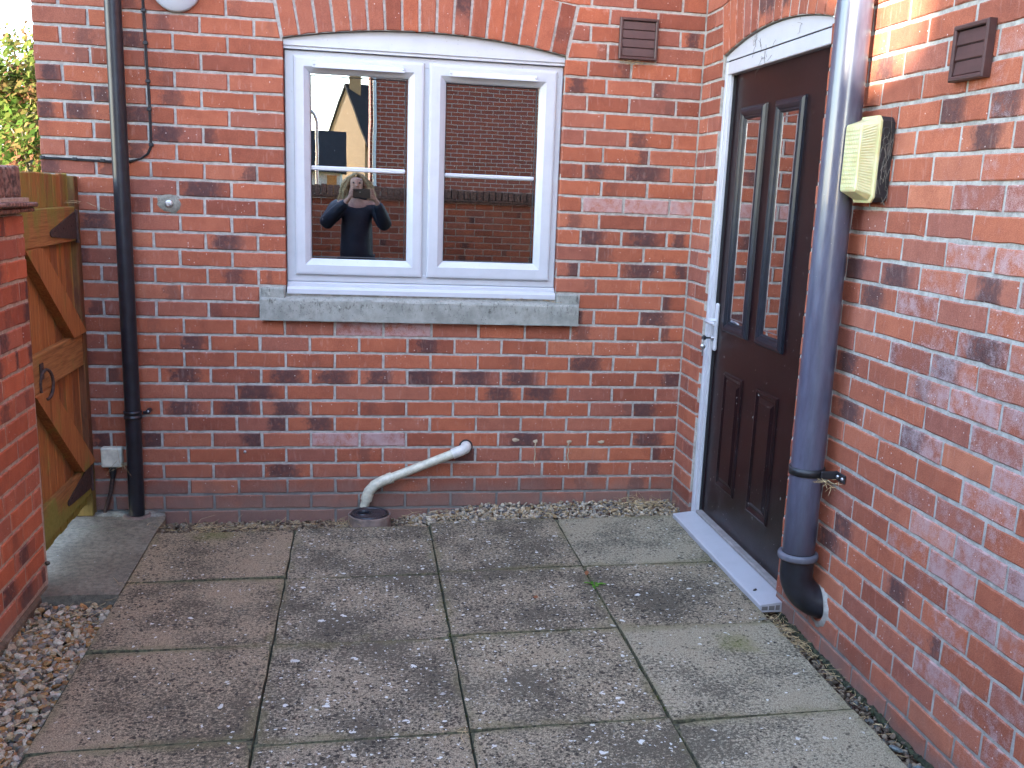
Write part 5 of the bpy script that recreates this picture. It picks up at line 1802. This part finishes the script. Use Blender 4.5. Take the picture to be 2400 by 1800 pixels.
for sg, ex, wx, hx in ((-1, -0.11, 0.105, 0.145), (1, 0.455, 0.365, 0.318)):
    b = len(bv)
    bv += [(X + sg * 0.15, Y + 0.01, 1.345, 0.058), (ex, Y + 0.10, 1.14, 0.042), (ex * 0.5 + wx * 0.5, Y + 0.19, 1.27, 0.036), (wx, Y + 0.265, 1.385, 0.024), (hx - sg * -0.012, Y + 0.295, 1.43, (0.026, 0.018))]
    be += [(3, b), (b, b + 1), (b + 1, b + 2), (b + 2, b + 3), (b + 3, b + 4)]
    # thumb in front below, four fingers wrapped behind the phone's edge
    p = b + 4
    t0 = len(bv)
    bv += [(hx + sg * 0.004, Y + 0.315, 1.415, 0.0095), (hx - sg * 0.016, Y + 0.310, 1.408, 0.0085)]
    be += [(p, t0), (t0, t0 + 1)]
    for k in range(4):
        z = 1.425 + 0.019 * k
        f0 = len(bv)
        bv += [(hx + sg * (0.016 + 0.002 * (k == 1)), Y + 0.305 + 0.004 * k, z + 0.004, 0.0088), (hx + sg * 0.010, Y + 0.337, z + 0.010, 0.008), (hx - sg * 0.012, Y + 0.340, z + 0.008, 0.0072)]
        be += [(p, f0), (f0, f0 + 1), (f0 + 1, f0 + 2)]
for sg in (-1, 1):
    b = len(bv)
    bv += [(X + sg * 0.09, Y, 0.84, 0.085), (X + sg * 0.10, Y + 0.015, 0.47, 0.055), (X + sg * 0.105, Y - 0.01, 0.10, 0.036), (X + sg * 0.11, Y + 0.02, 0.045, 0.036), (X + sg * 0.12, Y + 0.13, 0.030, (0.038, 0.026))]
    be += [(0, b), (b, b + 1), (b + 1, b + 2), (b + 2, b + 3), (b + 3, b + 4)]
person = skin_mesh('person', bv, be, M_SKIN, None, 0)
tag(person, 'person in a dark quilted jacket with wavy blonde hair holding up a phone', 'person')
jv = [(X, Y, 0.80, (0.185, 0.135)), (X, Y, 1.0, (0.165, 0.125)), (X, Y + 0.005, 1.16, (0.17, 0.125)), (X, Y + 0.01, 1.29, (0.17, 0.115)), (X, Y + 0.018, 1.385, (0.11, 0.09)), (X, Y + 0.03, 1.44, (0.085, 0.085))]
je = [(0, 1), (1, 2), (2, 3), (3, 4), (4, 5)]
for sg, ex, wx in ((-1, -0.115, 0.098), (1, 0.46, 0.372)):
    b = len(jv)
    jv += [(X + sg * 0.165, Y + 0.01, 1.335, 0.085), (ex, Y + 0.10, 1.145, 0.074), (ex * 0.5 + wx * 0.5, Y + 0.19, 1.27, 0.062), (wx, Y + 0.255, 1.37, 0.045)]
    je += [(3, b), (b, b + 1), (b + 1, b + 2), (b + 2, b + 3)]
skin_mesh('jacket', jv, je, M_JACKET, person, 1)
tv_ = [(X, Y, 0.90, (0.155, 0.115))]
te = []
for sg in (-1, 1):
    b = len(tv_)
    tv_ += [(X + sg * 0.09, Y, 0.80, 0.098), (X + sg * 0.10, Y + 0.01, 0.47, 0.075), (X + sg * 0.105, Y, 0.09, 0.062)]
    te += [(0, b), (b, b + 1), (b + 1, b + 2)]
skin_mesh('trousers', tv_, te, M_TROUS, person, 0)
for sg in (-1, 1):
    skin_mesh('shoe', [(X + sg * 0.108, Y - 0.03, 0.055, (0.046, 0.045)), (X + sg * 0.112, Y + 0.05, 0.045, (0.046, 0.036)), (X + sg * 0.122, Y + 0.15, 0.032, (0.048, 0.026))], [(0, 1), (1, 2)], M_SHOE, person, 0)
fm = MB()
fm.lathe([(0.0, 0.014), (0.008, 0.006), (0.013, -0.012), (0.015, -0.02)], (X, Y + 0.140, 1.520), (0, 1, -0.25), 10)
fm.build('nose', M_SKIN, person)
for sg in (-1, 1):
    em_ = MB(); em_.lathe([(0.0, 0.004), (0.006, 0.003), (0.009, 0.0)], (X + sg * 0.030, Y + 0.136, 1.546), (0, 1, 0), 12); em_.build('eye', M_GASKET, person)
    em_ = MB(); em_.lathe([(0.0, 0.010), (0.013, 0.006), (0.018, 0.0), (0.010, -0.008)], (X + sg * 0.078, Y + 0.045, 1.53), (sg, 0, 0), 12); em_.build('ear', M_SKIN, person)
em_ = MB(); em_.tube([(X - 0.024, Y + 0.128, 1.485), (X, Y + 0.136, 1.482), (X + 0.024, Y + 0.128, 1.485)], [0.003, 0.0055, 0.003], 8); em_.build('mouth', simple('lips', (0.40, 0.14, 0.12), 0.5), person)
hm = MB()
rg = random.Random(88)
for i in range(330):
    a = rg.uniform(0, 6.283)
    el = rg.uniform(0.15, 1.5)
    d = Vector((math.cos(a) * math.cos(el), math.sin(a) * math.cos(el), math.sin(el)))
    if d.y > 0.15 and d.z < 0.80: continue
    c = Vector((X, Y + 0.035, 1.545))
    p = c + Vector((d.x * 0.082, d.y * 0.094, d.z * 0.092))
    out = Vector((d.x + math.copysign(0.35, d.x), min(d.y, 0.0) * 0.8 - 0.10, 0)).normalized()
    pts = [p]
    L_ = rg.uniform(0.16, 0.27)
    ph = rg.uniform(0, 6.28)
    for k in range(1, 8):
        t = k / 7
        q = p + out * (0.075 * math.sin(t * 2.0) + 0.02 * t) + Vector((0, 0, -L_ * t ** 1.25 + 0.015 * t))
        q += Vector((math.cos(ph + t * 9), math.sin(ph + t * 9), 0)) * 0.014 * t
        pts.append(q)
    hm.tube(pts, [0.005, 0.006, 0.006, 0.006, 0.005, 0.005, 0.004, 0.002], 5, caps=False)
hm.build('hair', M_HAIR, person)
mb = MB(); mb.box(0.152, 0.308, Y + 0.318, Y + 0.327, 1.412, 1.492, 0.004, 2)
ph_ = mb.build('body', simple('brown_phone_case', (0.10, 0.075, 0.055), 0.35))
phone = empty('phone', (0.23, Y + 0.322, 1.45))
ph_.parent = phone
ph_.location = -phone.location
tag(phone, 'brown cased phone held up in front of the photographer', 'phone')
for x in (0.170, 0.190):
    mb = MB(); mb.lathe([(0.0, 0.003), (0.006, 0.003), (0.007, 0.0)], (x, Y + 0.327, 1.474), (0, 1, 0), 14); mb.build('lens', M_GASKET, phone)

# cobweb and fluff on the door head, dust strands on the lamp base and vent
cw = MB()
rg = random.Random(91)
for cx, cy, cz_, nx, n, ln in ((fx - 0.002, -0.70, 2.095, 'x', 10, 0.05), (fx - 0.002, -0.62, 2.16, 'x', 6, 0.04), (fx - 0.002, -1.05, 2.17, 'x', 5, 0.05), (XW - 0.026, -1.8435, 1.62, 'y', 30, 0.035)):
    for i in range(n):
        a = rg.uniform(0, 6.28)
        o_ = [rg.gauss(0, 0.03), rg.gauss(0, 0.022)]
        pts = []
        for t in range(4):
            q = (o_[0] + ln * t / 3 * math.cos(a) + rg.gauss(0, 0.004), o_[1] + ln * t / 3 * math.sin(a) + rg.gauss(0, 0.004))
            if nx == 'x': pts.append((cx, cy + q[0], cz_ + q[1]))
            else: pts.append((max(XW - 0.044, min(XW - 0.004, cx + q[0] * 0.5)), cy, cz_ + q[1] * 2.2))
        cw.tube(pts, 0.0007, 3, caps=False, smooth=False)
tag(cw.build('cobwebs', simple('grey_cobweb', (0.16, 0.145, 0.12), 0.9)), 'wisps of dusty cobweb on the door head and lamp base', 'cobweb', kind='stuff')
